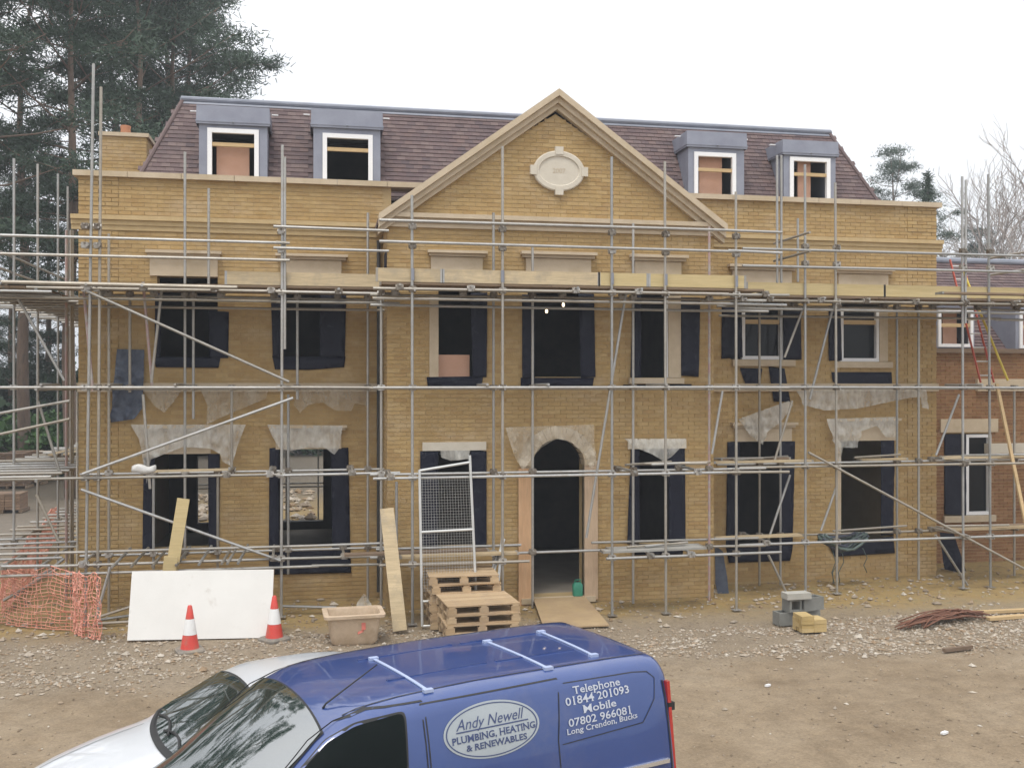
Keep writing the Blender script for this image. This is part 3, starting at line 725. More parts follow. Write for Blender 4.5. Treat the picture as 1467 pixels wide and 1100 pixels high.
# ------------------------------------------------------------------ polythene sheets hung over the new stone
POLY = [
 ('poly', 0, [(203,553),(264,553),(250,575),(236,591),(221,581),(208,563)], 'small beige polythene flap under the string course, left of the first upper window'),
 ('poly', 0, [(286,555),(385,555),(381,571),(352,583),(333,591),(311,601),(296,608),(297,580)], 'torn beige polythene hanging from the string course between the two left windows'),
 ('poly', 0, [(425,555),(527,555),(526,581),(508,578),(503,589),(480,588),(462,576),(442,580),(430,591),(421,580)], 'ragged beige polythene on the string course above the second ground floor window'),
 ('poly_white', 0, [(187,608),(352,608),(340,640),(333,668),(319,661),(316,650),(300,642),(262,640),(216,658),(211,692),(205,660),(200,630)], 'wide milky polythene sheet draped over the leftmost ground floor window head'),
 ('poly_white', 0, [(383,608),(491,610),(486,642),(479,651),(465,641),(440,641),(415,646),(400,641),(390,625)], 'milky polythene sheet draped over the second ground floor window head from the left'),
 ('poly_white', BAY, [(631,645),(673,645),(671,657),(646,660),(632,655)], 'small white polythene scrap tucked under the lintel behind the mesh gate'),
 ('poly', BAY-.05, [(724,612),(850,608),(853,660),(846,673),(836,650),(817,633),(797,628),(777,640),(762,655),(748,673),(735,650)], 'creased polythene sheet draped over the stone arch of the front door'),
 ('poly_white', BAY, [(894,628),(983,628),(975,641),(961,655),(950,661),(935,651),(910,641)], 'white polythene triangle hanging over the window right of the front door'),
 ('poly_white', 0, [(1140,560),(1325,553),(1330,586),(1321,584),(1318,568),(1290,572),(1230,585),(1180,588),(1150,580)], 'long sagging polythene strip along the right hand string course'),
 ('poly_white', 0, [(1057,600),(1130,574),(1136,580),(1120,602),(1096,620),(1092,637),(1075,625)], 'crumpled white polythene hanging over the third ground floor window from the right end'),
 ('poly_white', 0, [(1184,600),(1283,597),(1283,626),(1268,626),(1255,610),(1232,618),(1228,641),(1206,641),(1203,665),(1195,641)], 'torn white polythene over the head of the rightmost ground floor window of the main house'),
 ('dpc_grey', -.04, [(168,500),(207,501),(206,545),(204,585),(193,600),(160,605),(162,560)], 'limp dusty blue membrane sheet hanging on the brick near the left corner')]
for i, (mk, Y, pl, lab) in enumerate(POLY):
    grp = 'polythene sheets over new stonework' if mk != 'dpc_grey' else None
    o = wrinkle(pl, Y-(.14 if mk != 'dpc_grey' else .06), .15, .05, 20+i, fr=7.0).build('polythene_sheet' if mk != 'dpc_grey' else 'membrane_sheet', M[mk], None, smooth=True, fix=False)
    tag(o, lab, 'plastic sheet', grp)

# ------------------------------------------------------------------ scaffold
scaf = thing('scaffold', 'galvanised tube scaffold with timber deck wrapped round the front of the house', 'scaffold', (0,0,0))
TR = .0245
CPL = MB().box(-.05,.05,-.055,.055,-.05,.05).tube((-.065,0,.0),(.065,0,.0),.046,8).tube((0,-.085,.03),(0,.06,.03),.016,6).tube((.03,-.09,-.03),(.03,.04,-.03),.016,6).mesh('coupler', M['coupler'])
def coupler(p): link('coupler', CPL, scaf, Vector(p))
def pole(name, p, q, r=TR, m='tube'): return MB().tube(p, q, r, 8).build(name, M[m], scaf, smooth=True, angle=40, fix=False)
SEG = [(-2.0, 5.25, -1.40, -.42), (5.25, 12.1, -2.38, -1.52), (12.1, 23.0, -1.40, -.42)]
def seg_of(X):
    for s in SEG:
        if s[0] <= X < s[1]: return s
    return SEG[-1] if X > 5 else SEG[0]
def px_X(px, outer=True):
    for s in SEG:
        X = on_y(px, 560, s[2] if outer else s[3]).x
        if s[0] <= X < s[1]: return X, (s[2] if outer else s[3])
    s = seg_of(on_y(px,560,-1.8).x); Y = s[2] if outer else s[3]
    return on_y(px,560,Y).x, Y
LIFTS = [1.0, 2.44, 3.94, 5.58]
OUT = [(122,92,137,0),(139.5,125,146,0),(403,208,405,0),(408,225,408,4.6),(591,280,590,0),(720,210,720,0),(877,225,876,0),(954,232,952,0),(1055,275,1054,0),(1154,236,1153,0),(1199,262,1196,0),(1380,253,1378,0),(1419,250,1415,0),(1383,258,1384,5.2)]
for px, tp, tpx, zb in OUT:
    X, Y = px_X(px); t = on_y(tpx, tp, Y); 
    pole('standard', (X, Y, zb), (X+(t.x-X)*.8, Y, t.z))
    if zb == 0:
        MB().box(X-.075, X+.075, Y-.075, Y+.075, 0, .008).build('base_plate', M['coupler'], scaf)
        for z in LIFTS: coupler((X, Y+.01, z))
        coupler((X, Y+.01, 6.3)); coupler((X, Y+.01, 6.62))
    if px in (720,877,954,1055,591): MB().tube((X,Y,5.72),(X,Y,5.92),.031,8).build('sleeve_coupler', M['lead_roll'], scaf)
INN = [(156,335,860),(186,405,562),(265,218,800),(277,408,600),(299,270,412),(332,555,680),(220,680,815),(312,680,815),(426,415,572),(413,565,822),(527,305,858),(546,420,900),(568,690,860),(707,305,850),(763,350,850),(907,320,850),(1016,325,860),(1088,430,845),(1118,430,845),(1285,430,845),(1316,430,838),(1453,560,830),(1143,313,404)]
for px, t, b in INN:
    X, Y = px_X(px, False); zt = on_y(px, t, Y).z; zb = max(0, on_y(px, b, Y).z)
    if zb < .35: zb = 0
    pole('standard', (X, Y, zb), (X, Y, zt), m='pink_tube' if px in (1016,) else 'tube')
    for z in LIFTS:
        if zb < z < zt+.1: coupler((X, Y, z))
for px in (1115,1121):
    X, Y = px_X(px); pole('standard', (X, Y+.05, on_y(px,405,Y).z), (X, Y+.05, on_y(px,222,Y).z))
# ledgers in lengths, with butt couplers
def run(z, X0, X1, Y, L=6.1, name='ledger', jit=.0, r=TR):
    x = X0
    while x < X1-.1:
        e = min(x+L, X1); dz = (random.random()-.5)*.02
        pole(name, (x, Y, z+dz), (e+.12, Y, z-dz), r); x = e
for (a, b, yo, yi) in SEG:
    a2, b2 = a-.15, b+.25
    if a < 0: a2 = -2.6
    for z in LIFTS:
        if not (z == 1.0 and a > 5 and a < 6): run(z, a2, b2, yo-.05)
        run(z-.02, a2 if a > 0 else .1, b2, yi+.05)
    run(5.42, a2, b2, yo+.05); run(5.36, max(a2, .1), b2, yi-.06)
# bottom lift of the middle bay is broken by the doorway
dL, dR = on_y(748,790,-2.4).x, on_y(868,790,-2.4).x
run(1.0, 5.2, dL, -2.43); run(1.0, dR, 12.2, -2.43); run(1.12, 5.2, dL+.05, -1.47); run(1.12, dR, 12.2, -1.47)
run(1.18, -2.0, 5.3, -1.22); run(.86, -2.0, 5.3, -1.45)
# guard rails
run(6.12, -2.6, on_y(405,350,-1.4).x, -1.46, name='guard_rail'); run(6.42, -2.6, on_y(405,330,-1.4).x, -1.46, name='guard_rail')
run(6.32, on_y(392,350,-1.46).x, 5.3, -1.5, name='guard_rail'); run(6.68, on_y(392,322,-1.46).x, 5.3, -1.5, name='guard_rail')
run(6.34, 5.2, 12.2, -2.46, name='guard_rail'); run(6.70, 5.2, 12.2, -2.46, name='guard_rail')
run(6.22, 12.0, 23, -1.48, name='guard_rail'); run(6.54, 12.0, 23, -1.48, name='guard_rail')
# transoms: across from inner to outer, ends poking out
rnd = random.Random(11)
for (a, b, yo, yi) in SEG:
    x = a+.3
    while x < min(b, 21.5):
        for z in (1.0, 2.44, 5.58):
            if z == 1.0 and dL-.1 < x < dR+.1: continue
            if rnd.random() < (.9 if z > 5 else .5):
                o1, o2 = .12+rnd.random()*.15, .05+rnd.random()*.2
                xx = x+rnd.uniform(-.2,.2); coupler((xx, yo-.05, z+.02)); coupler((xx, yi+.05, z+.02)); pole('transom', (xx, yo-o1, z+.05), (xx+rnd.uniform(-.05,.05), yi+min(o2,.2), z+.05), r=.023)
        if rnd.random() < .3: pole('transom', (x+.4, yo-.12, 3.99), (x+.4, yi+.1, 3.99), r=.023)
        x += 1.05
# cluster of transoms standing proud at the lower left lift
for px in (168,195,225,258,290,322,330,345):
    X = on_y(px,800,-1.4).x; pole('transom', (X-.02, -1.75, 1.0), (X+.06, -.55, 1.12), r=.024)
# braces (diagonals)
def brace(p0, p1, Y, m='tube'): pole('brace', on_y(*p0, Y), on_y(*p1, Y), m=m)
for p0, p1, Y in (((124,417),(414,547),-1.5),((118,679),(420,570),-1.52),((116,701),(402,803),-1.5),((1158,648),(1470,816),-1.5),
                  ((1196,430),(1160,572),-1.0),((1155,430),(1124,512),-1.0),((1135,574),(1109,662),-1.0),((1132,680),(1101,772),-1.0),((1101,795),(1127,850),-1.2),((1199,695),(1176,760),-.9),
                  ((897,418),(840,770),-1.9),((1374,565),(1341,652),-1.0),((1340,766),(1386,838),-1.2),((26,428),(92,545),-.9),((217,548),(232,412),-.9),((55,575),(85,675),-.9),((52,708),(84,775),-.9),
                  ((158,812),(139,880),-1.5),((1035,560),(1020,650),-1.6)):
    brace(p0, p1, Y)
brace((205,404),(218,552), -.8, 'pink_tube'); brace((119,405),(133,560), -1.0, 'pink_tube'); brace((205,565),(215,700), -1.0)
pole('ledger', on_z(140,888,.05), on_z(210,878,.05)); pole('ledger', on_y(140,884,-1.5), on_y(190,868,-1.5)); pole('ledger', on_y(140,893,-1.5), on_y(190,890,-1.5))
pole('ledger', on_z(405,868,.1), on_z(482,870,.1))
# little access gate frame and the returns at the far right: tubes running towards the viewer
for (a, b) in (((1109,349),(1171,330)), ((1109,374),(1166,356))):
    p = on_y(*a, -.9); pole('guard_rail', p, (p.x, -2.35, p.z)); p2 = p+Vector((.25,0,.03))
for px, py in ((1419,370),(1419,394)):
    p = on_y(px, py, -.6); pole('guard_rail', p, (p.x+.1, -2.4, p.z))
# decks
def boards(X0, X1, y0, y1, z, m='board', L=3.9, n=None, name='deck_board', gap=.006):
    n = n or max(1, int((y1-y0)/.231)); stp = (y1-y0)/n
    for r_ in range(n):
        x = X0-(rnd.random()*1.6); 
        while x < X1:
            a, e = max(x, X0), min(x+L, X1)
            if e-a > .25:
                dz = rnd.random()*.006; MB().box(a+.004, e-.004, y0+r_*stp+gap/2, y0+(r_+1)*stp-gap/2, z+dz, z+.038+dz).build(name, M[m], scaf)
            x += L
for (a, b, yo, yi) in SEG: boards(max(a, -1.6), min(b, 22), yo+.04, -.12 if yi > -1 else BAY-.10, 5.655, 'old_board')
# toe boards along the outer edge
for a, b, y0, y1, m in (((330),(634),385,410,'board'),((634),(860),390,411,'board'),((858),(930),396,412,'yellow_board'),((930),(1070),400,421,'yellow_board'),((1070),(1270),401,424,'yellow_board'),((1268),(1475),416,438,'yellow_board')):
    Y = seg_of(on_y((a+b)/2,560,-1.8).x)[2]+.0
    p0, p1 = on_y(a, 560, Y), on_y(b, 560, Y)
    if (a, b) == (330, 634):
        MB().box(on_y(322,560,-1.36).x, 5.3, -1.365, -1.327, 5.70, 5.925).build('toe_board', M[m], scaf)
        MB().box(5.15, on_y(634,560,-2.34).x, -2.345, -2.307, 5.70, 5.925).build('toe_board', M[m], scaf)
    elif a < 1000:
        MB().box(p0.x, min(p1.x, 12.35), -2.345, -2.307, 5.70, 5.925).build('toe_board', M[m], scaf)
    else:
        MB().box(max(p0.x, 12.0), p1.x, -1.365, -1.327, 5.70, 5.925).build('toe_board', M[m], scaf)
# loose boards and short tubes lying on the lower lifts
for px0, px1, z, Y, m, wd in ((862,1010,1.08,-2.2,'grey_board',.225),(870,1004,1.08,-1.95,'grey_board',.225),(1022,1150,1.08,-1.1,'board',.225),(572,742,1.10,-2.2,'board',.225),(490,700,1.12,-1.95,'old_board',.225),
                             (1020,1160,2.52,-1.1,'board',.225),(1030,1130,2.55,-.8,'old_board',.2),(1345,1470,2.52,-.9,'board',.225),(1350,1475,2.52,-.6,'board',.225),(1360,1475,1.08,-.9,'board',.225),(1345,1475,1.08,-.6,'old_board',.225),
                             (205,330,2.50,-1.0,'board',.1),(1230,1300,2.5,-.8,'board',.15),(1345,1480,5.72,-2.0,'old_board',.22)):
    a = on_y(px0,600,Y).x; b = on_y(px1,600,Y).x
    MB().beam((a,Y,z),(b,Y+rnd.uniform(-.06,.06),z+.01), wd, .036, side=(0,1,0)).build('loose_board', M[m], scaf)
for i in range(12):
    px = rnd.choice((1060,1100,1250,1350,1400,1440,930,960)); z = rnd.choice((1.13,2.56)); Y = -1.9 if px < 1000 else -.95
    p = on_y(px,600,Y); MB().tube((p.x-rnd.uniform(.3,.9),Y+rnd.uniform(-.3,.3),z),(p.x+rnd.uniform(.3,.9),Y+rnd.uniform(-.3,.3),z+.03),.022,6).build('loose_tube', M['tube'], scaf)
# side scaffold running back along the left gable
for px, tp, X in ((20,228,-1.45),(54,236,-1.45),(83,250,-1.45),(97,268,-1.45)):
    p = on_x(px, 560, X); t = on_x(px+1, tp, X); pole('standard', (X, p.y, 0), (X, p.y, t.z))
    for z in LIFTS: coupler((X, p.y, z))
for px in (95,101.5,104):
    X = -.38; p = on_x(px, 560, X); pole('standard', (X, p.y, 0), (X, p.y, on_x(px, 330, X).z), m='pink_tube' if px == 95 else 'tube')
for z in LIFTS+[6.12, 6.42]:
    pole('ledger', (-1.5, -2.0, z), (-1.5, 9.5, z))
    if z < 6: pole('ledger', (-.33, -1.5, z-.03), (-.33, 9.5, z-.03))
y = -1.6
while y < 9:
    for z in (1.05, 2.49, 5.5): pole('transom', (-1.75-rnd.random()*.3, y+rnd.uniform(-.1,.1), z), (-.06, y+rnd.uniform(-.1,.1), z), r=.024)
    y += .62
for i in range(5):
    xx = -1.42+i*.236
    for y0 in (-1.5, 2.4, 6.3): MB().box(xx, xx+.225, y0+rnd.uniform(-.1,.1), y0+3.85, 5.56, 5.598).build('deck_board', M['old_board'], scaf)
for i in range(3): MB().box(-1.3+i*.25, -1.08+i*.25, 3.0+i*.2, 6.9+i*.2, 2.53, 2.566).build('loose_board', M['board'], scaf)
pole('brace', on_x(0,688,-1.45), on_x(108,648,-1.45)) if False else None
brace((0,592),(100,574),-1.0); brace((0,622),(100,600),-1.0); brace((20,855),(92,800),-1.0); brace((5,860),(96,806),-1.2)
# long bright ledger tube ends at the left deck edge
pole('ledger', on_y(2,404,-1.55), on_y(340,412,-1.55), r=.034)
# the printed strip on the house corner
MB().box(-.035,-.012,-.06,.06,.1,4.0).build('corner_guard', M['poly_white'], house)

# galvanised hoops on the board ends
for o in [o for o in scaf.children if o.name.split('.')[0] in ('toe_board', 'loose_board')]:
    bb = [Vector(v_.co) for v_ in o.data.vertices]; x0, x1 = min(v.x for v in bb), max(v.x for v in bb)
    for xe in (x0, x1):
        e_ = [v for v in bb if abs(v.x-xe) < .12]; ya, yb, za, zb_ = min(v.y for v in e_)-.003, max(v.y for v in e_)+.003, min(v.z for v in e_)-.003, max(v.z for v in e_)+.003
        MB().box(min(xe, xe+.035*(1 if xe == x0 else -1))-.002, max(xe, xe+.035*(1 if xe == x0 else -1))+.002, ya, yb, za, zb_).build('end_band', M['tube'], o)
# ------------------------------------------------------------------ ground
def gz(x, y):
    f = max(0, min(1, (40-abs(x-5))/20))*max(0, min(1, (30-abs(y+3))/12))
    return -.012+f*(noise.noise(Vector((x*.35, y*.55, 0)))*.03+noise.noise(Vector((x*1.3, y*1.7, 4)))*.014-.012
        -sum(.028*math.exp(-((y-(yc+.35*math.sin(x*.22+yc)+.02*x))/.13)**2)*(.5+.5*noise.noise(Vector((x*.5, yc, 1)))) for yc in (-6.3,-7.9,-7.0,-8.6,-9.8)))
def axis(lo, hi, a, b, step):
    out = []; x = a
    while x <= b: out.append(x); x += step
    g = step*1.5; x = b
    while x < hi: x += g; out.append(min(x, hi)); g *= 1.35
    g = step*1.5; x = a; pre = []
    while x > lo: x -= g; pre.append(max(x, lo)); g *= 1.35
    return sorted(set(pre+out))
gxs = axis(-400, 420, -12, 24, .3); gys = axis(-60, 700, -12, 2.0, .12)
mb = MB(); mb.v = [(x, y, gz(x, y)) for y in gys for x in gxs]; nx = len(gxs)
mb.f = [(j*nx+i, j*nx+i+1, (j+1)*nx+i+1, (j+1)*nx+i) for j in range(len(gys)-1) for i in range(nx-1)]; mb.m = [0]*len(mb.f)
m = bpy.data.materials.new('site_mud'); m.use_nodes = True; t = m.node_tree; p = t.nodes['Principled BSDF']
pos = _coord(t, 'world'); sx = t.nodes.new('ShaderNodeSeparateXYZ'); t.links.new(pos, sx.inputs[0])
def band(v, lo, hi):
    mr = t.nodes.new('ShaderNodeMapRange'); mr.inputs[1].default_value = lo; mr.inputs[2].default_value = hi; t.links.new(v, mr.inputs[0]); return mr.outputs[0]
n1 = _noise(t, pos, .6, 6, .65); n2 = _noise(t, pos, 3.5, 6, .7); n3 = _noise(t, pos, 30, 6, .8)
mud = _ramp(t, band(n1, .3, .7), [(.195,.143,.088),(.255,.195,.127),(.30,.238,.163)])
mud = _mix(t, 1, mud, _ramp(t, band(n2, .25, .75), [(.72,.70,.68),(1.16,1.16,1.16)]), 'MULTIPLY')
mud = _mix(t, 1, mud, _ramp(t, band(n3, .25, .75), [(.58,.56,.53),(1.25,1.25,1.25)]), 'MULTIPLY')
yy = _math(t, 'ADD', sx.outputs['Y'], _math(t, 'MULTIPLY', _math(t, 'SUBTRACT', n1, .5), 2.6))
clay = _ramp(t, band(n2, .3, .7), [(.15,.105,.05),(.30,.205,.08),(.21,.17,.075)])
c = _mix(t, band(_math(t, 'ADD', yy, _math(t, 'MULTIPLY', band(sx.outputs['X'], 8, 14), .9)), -2.9, -1.6), mud, _mix(t, _math(t, 'MULTIPLY', band(sx.outputs['X'], -3.2, -1.8), _math(t, 'SUBTRACT', 1.0, band(sx.outputs['X'], 21, 25))), _mix(t, band(n2, .3, .7), (.15,.125,.10), (.215,.18,.14)), clay))
gr = _mix(t, band(n3, .35, .65), (.13,.10,.07), (.33,.28,.21))
gmask = _math(t, 'MULTIPLY', band(yy, -5.9, -5.0), _math(t, 'SUBTRACT', 1.0, band(yy, -2.7, -1.9)))
c = _mix(t, _math(t, 'MULTIPLY', gmask, .5), c, gr)
# leaf litter behind and far left
c = _mix(t, band(sx.outputs['Y'], 12, 20), c, _ramp(t, band(n2,.3,.7), [(.09,.07,.045),(.14,.11,.07)]))
t.links.new(c, p.inputs['Base Color']); p.inputs['Roughness'].default_value = .93
bp = t.nodes.new('ShaderNodeBump'); bp.inputs['Strength'].default_value = .55; bp.inputs['Distance'].default_value = .05
t.links.new(_math(t, 'ADD', n2, _math(t, 'MULTIPLY', n3, .45)), bp.inputs['Height']); t.links.new(bp.outputs[0], p.inputs['Normal'])
g = mb.build('ground', m, None, smooth=True, fix=False); tag(g, kind='structure')

# rubble: thousands of small stones
M['stones'] = mat('rubble_stone', [(.29,.235,.175),(.42,.36,.29),(.19,.145,.10),(.50,.45,.38),(.32,.255,.185),(.26,.175,.10),(.39,.325,.25)], .9, 12, islands=True)
OCT = [(1,0,0),(-1,0,0),(0,1,0),(0,-1,0),(0,0,1),(0,0,-1)]; OF = [(0,2,4),(2,1,4),(1,3,4),(3,0,4),(2,0,5),(1,2,5),(3,1,5),(0,3,5)]
rnd = random.Random(21); mb = MB()
def stone(x, y, s):
    z = gz(x, y); v = []
    a = rnd.random()*6.3; ca, sa = math.cos(a), math.sin(a); e = (rnd.uniform(.7,1.4), rnd.uniform(.6,1.1), rnd.uniform(.4,.8))
    for q in OCT:
        u = [q[i]*e[i]*s*rnd.uniform(.75,1.2) for i in range(3)]
        u = (u[0]+rnd.uniform(-.3,.3)*s, u[1]+rnd.uniform(-.3,.3)*s, u[2])
        v.append((x+u[0]*ca-u[1]*sa, y+u[0]*sa+u[1]*ca, z+u[2]+s*.25))
    mb.add(v, OF)
def dens(x, y):
    w_ = noise.noise(Vector((x*.5, y*.8, 9)))*.9
    y2 = y+w_
    d = max(0, min(1, (y2+5.6)/.7))*max(0, min(1, (-2.1-y2)/.8))
    d *= .12+.88*max(0, min(1, .45+noise.noise(Vector((x*.9, y*1.5, 2)))*2.2))
    if x > 8: d *= max(.12, min(1, (-2.9-y2)/.8))
    if 12 < x < 19 and -5.6 < y < -3.2: d = max(d, .9)     # grey heap on the right
    if y < -5.5: d = max(d, .008)
    if y > -2.2: d = max(d, .04)
    return d
n = 0
while n < 21000:
    x, y = rnd.uniform(-7, 19), rnd.uniform(-9.0, -.1)
    if rnd.random() > dens(x, y): continue
    stone(x, y, abs(rnd.gauss(.011, .012))+.006); n += 1
for i in range(60): stone(rnd.uniform(-5,18), rnd.uniform(-5.4,-2.3), rnd.uniform(.05,.085))
for i in range(900):                                   # scattered crumbs of clay near the wall
    stone(rnd.uniform(-4,20), rnd.uniform(-2.2,.9), abs(rnd.gauss(.03,.018))+.01)
for i in range(700):                                  # spoil behind the house, seen through the left rooms
    stone(rnd.uniform(-3,4), rnd.uniform(10.5,20), abs(rnd.gauss(.07,.05))+.02)
o = mb.build('rubble', M['stones'], None, fix=False); tag(o, 'loose pale rubble and gravel strewn in a band before the house', 'gravel', kind='stuff')

M['clod'] = mat('dry_clod', [(.20,.15,.10),(.29,.23,.165),(.16,.12,.08),(.34,.28,.21)], .95, 9, islands=True)
mb = MB()
for i in range(5200): stone(rnd.uniform(-6,16), rnd.uniform(-12,-1.0), abs(rnd.gauss(.009,.007))+.004)
o = mb.build('clods', M['clod'], None, fix=False); tag(o, 'small dry clods of mud scattered over the track before the house', 'mud', kind='stuff')
# ------------------------------------------------------------------ site things
M['cone_red'] = mat('cone_red', [(.55,.05,.04),(.63,.075,.055)], .5, 4, dirt=(.30,.17,.12), dscale=6, dlo=.5, dhi=.8)
M['cone_white'] = mat('cone_white', [(.70,.70,.69),(.78,.78,.77)], .45, 4, dirt=(.45,.40,.34), dscale=7, dlo=.55, dhi=.85)
M['rubber'] = mat('grey_rubber', [(.16,.14,.12),(.22,.20,.17)], .8, 5, dirt=(.33,.27,.2), dscale=5, dlo=.45, dhi=.7)
def ring(r, z, n=20): return [Vector((r*math.cos(2*math.pi*i/n), r*math.sin(2*math.pi*i/n), z)) for i in range(n)]
def make_cone(lab):
    t = thing('traffic_cone', lab, 'traffic cone', (0,0,0), group='traffic cones by the white board')
    b = MB(); q = .215
    def sq(h, z, c): return [Vector((x, y, z)) for x, y in ((h-c,-h),(h,-h+c),(h,h-c),(h-c,h),(-h+c,h),(-h,h-c),(-h,-h+c),(-h+c,-h))]
    b.loft([sq(q,0,.05), sq(q,.035,.05), sq(q-.03,.06,.05)]).build('base', M['rubber'], t)
    def rr(z): return .148-(z-.055)/.695*.115
    b = MB(); b.loft([ring(rr(.055), .055), ring(rr(.285), .285)], cap=False); b.build('body', M['cone_red'], t, smooth=True)
    MB().loft([ring(rr(.285)+.003,.285), ring(rr(.535)+.003,.535)], cap=False).build('white_sleeve', M['cone_white'], t, smooth=True)
    MB().loft([ring(rr(.535),.535), ring(rr(.735),.735), ring(rr(.75)-.008,.75)], cap=True).build('tip', M['cone_red'], t, smooth=True, angle=50)
    return t
c1 = make_cone('red and white traffic cone standing in front of the middle of the white board')
p = on_z(272, 930); c1.location = (p.x, p.y, gz(p.x,p.y)); c1.rotation_euler.z = .3; c1.scale = (.93,.93,.93)
c2 = copy_tree(c1); c2['label'] = 'red and white traffic cone standing at the right hand end of the white board'
p = on_z(393, 916); c2.location = (p.x, p.y, gz(p.x,p.y)); c2.rotation_euler.z = .7
# white insulated panel leaning on the scaffold
M['panel'] = mat('white_panel', [(.66,.65,.62),(.73,.72,.69)], .6, 1.5, dirt=(.36,.31,.25), dscale=3.3, dlo=.62, dhi=.95)
M['foam'] = mat('pink_foam', [(.55,.36,.22),(.6,.42,.28)], .9, 8)
bl_, br_ = on_z(183,917), on_z(389,913); h_ = 1.06
t = thing('white_board', 'big scuffed white panel leaning on its long edge against the scaffold', 'board', (bl_+br_)/2)
ux = (br_-bl_); Lb = ux.length; ux.normalize(); lean = R(14); upv = Vector((-ux.y*math.sin(lean)*1, ux.x*math.sin(lean), math.cos(lean))); nn = ux.cross(upv).normalized()
c = (bl_+br_)/2+upv*h_/2
MB().obox(c+nn*.029, ux*Lb/2, upv*h_/2, nn*.004).build('face_sheet', M['panel'], t); MB().obox(c, ux*Lb/2, upv*h_/2, nn*.0245).build('core', M['foam'], t)
# planks
def plank(lab, p, q, wd=.225, th=.038, m='board', side=(1,0,0)):
    t = MB().beam(p, q, wd, th, side=side).build('plank', M[m], None); return tag(t, lab, 'plank', 'loose planks')
plank('tall weathered plank propped against the scaffold left of the mesh gate', on_z(573,903,.02), on_y(554,728,-2.46))
plank('fresh yellow plank leaning through the scaffold behind the white board', on_y(243,836,-1.62), on_y(263,714,-1.52), m='yellow_board', wd=.2)
plank('short yellow board end standing behind the white board', on_y(241,838,-1.69), on_y(245,797,-1.69), m='yellow_board', wd=.22)
plank('long pale timber length lying across rubble at the right edge', on_z(1352,879,.03), on_z(1480,873,.03), .1, .05, 'timber', (0,1,0))
plank('short pale timber length lying nearest the right edge of the rubble', on_z(1415,886,.03), on_z(1480,881,.03), .12, .05, 'timber', (0,1,0))
plank('muddy timber offcut lying on the grey stones at right', on_z(1352,931,.03), on_z(1392,926,.03), .06, .05, 'old_board', (0,1,0))
# mortar tub
M['tub'] = mat('cream_plastic', [(.50,.38,.26),(.60,.48,.36)], .55, 4, dirt=(.40,.30,.20), dscale=3.5, dlo=.45, dhi=.75)
M['mortar_wet'] = mat('drying_mortar', [(.28,.20,.10),(.38,.28,.15)], .9, 9, bump=.5)
p = on_z(507, 922); t = thing('mortar_tub', 'cream plastic mortar tub with pink smears standing on the rubble', 'tub', (p.x, p.y+.26, gz(p.x,p.y)), rz=R(3)); t.scale = (.88,.88,.88)
def rrect(hx, hy, z, r=.08, n=4):
    out = []
    for cx, cy, a0 in ((hx-r,hy-r,0),(-hx+r,hy-r,90),(-hx+r,-hy+r,180),(hx-r,-hy+r,270)):
        for i in range(n+1): a = R(a0+90*i/n); out.append(Vector((cx+r*math.cos(a), cy+r*math.sin(a), z)))
    return out
MB().loft([rrect(.36,.25,0),rrect(.40,.29,.06),rrect(.46,.34,.52),rrect(.44,.32,.52),rrect(.39,.27,.10)]).build('body', M['tub'], t, smooth=True, angle=40)
MB().loft([rrect(.465,.345,.47),rrect(.53,.40,.49),rrect(.535,.405,.54),rrect(.45,.33,.545),rrect(.44,.32,.50)], cap=False).build('rim', M['tub'], t, smooth=True, angle=40)
MB().loft([rrect(.41,.29,.26),rrect(.42,.30,.40),rrect(.2,.14,.435)]).build('mortar', M['mortar_wet'], t, smooth=True)
M['smear'] = mat('pink_marker', [(.55,.13,.10),(.6,.2,.15)], .7, 20)
MB().obox((.15,-.333,.34),(.035,0,0),(0,.003,0),(0,.008,.06)).obox((.1,-.318,.24),(.05,0,.02),(0,.003,0),(0,.005,.02)).build('paint_smear', M['smear'], t)
# pallets
M['pallet'] = mat('pallet_wood', [(.46,.325,.19),(.52,.385,.235),(.40,.28,.16),(.49,.36,.225)], .85, 2, islands=True, stretch=(1,7,7), grain=.5, gscale=6, dirt=(.30,.22,.15), dscale=3, dlo=.5, dhi=.8)
def make_pallet(lab):
    t = thing('pallet', lab, 'pallet', (0,0,0), group='stacked wooden pallets by the doorway')
    Lx, Ly = 1.15, .95; dk = MB().box(-Lx/2,Lx/2,-.065,.065,0,.022).mesh('deck_board', M['pallet']); bd = MB().box(-Lx/2,Lx/2,-.05,.05,0,.02).mesh('bottom_board', M['pallet'])
    bk_ = MB().box(-.07,.07,-.05,.05,0,.08).mesh('block', M['pallet']); st = MB().box(-.05,.05,-Ly/2,Ly/2,0,.02).mesh('stringer', M['pallet'])
    for i in range(7): link('deck_board', dk, t, (0, -Ly/2+.065+i*(Ly-.13)/6, .1225))
    for i in range(3):
        x = -Lx/2+.07+i*(Lx-.14)/2; link('stringer', st, t, (x, 0, .102))
        for j in range(3): link('block', bk_, t, (x, -Ly/2+.05+j*(Ly-.1)/2, .021))
    for j in range(3): link('bottom_board', bd, t, (0, -Ly/2+.05+j*(Ly-.1)/2, 0))
    return t
pb = make_pallet('wooden pallet at the bottom of the taller rear stack beside the mesh gate')
lv = ['second', 'third', 'fourth', 'fifth']
p = on_z(668, 903); base = Vector((p.x, p.y+.62, .0))
for i in range(6):
    o = pb if i == 0 else copy_tree(pb)
    if i: o['label'] = 'wooden pallet, topmost of the taller rear stack beside the mesh gate' if i == 5 else f'wooden pallet, {lv[i-1]} from the bottom of the taller rear pallet stack'
    o.location = base+Vector((rnd.uniform(-.03,.03), rnd.uniform(-.04,.04), i*.1455)); o.rotation_euler.z = rnd.uniform(-.04,.04)+.02
p = on_z(694, 921); base = Vector((p.x, p.y+.50, .0))
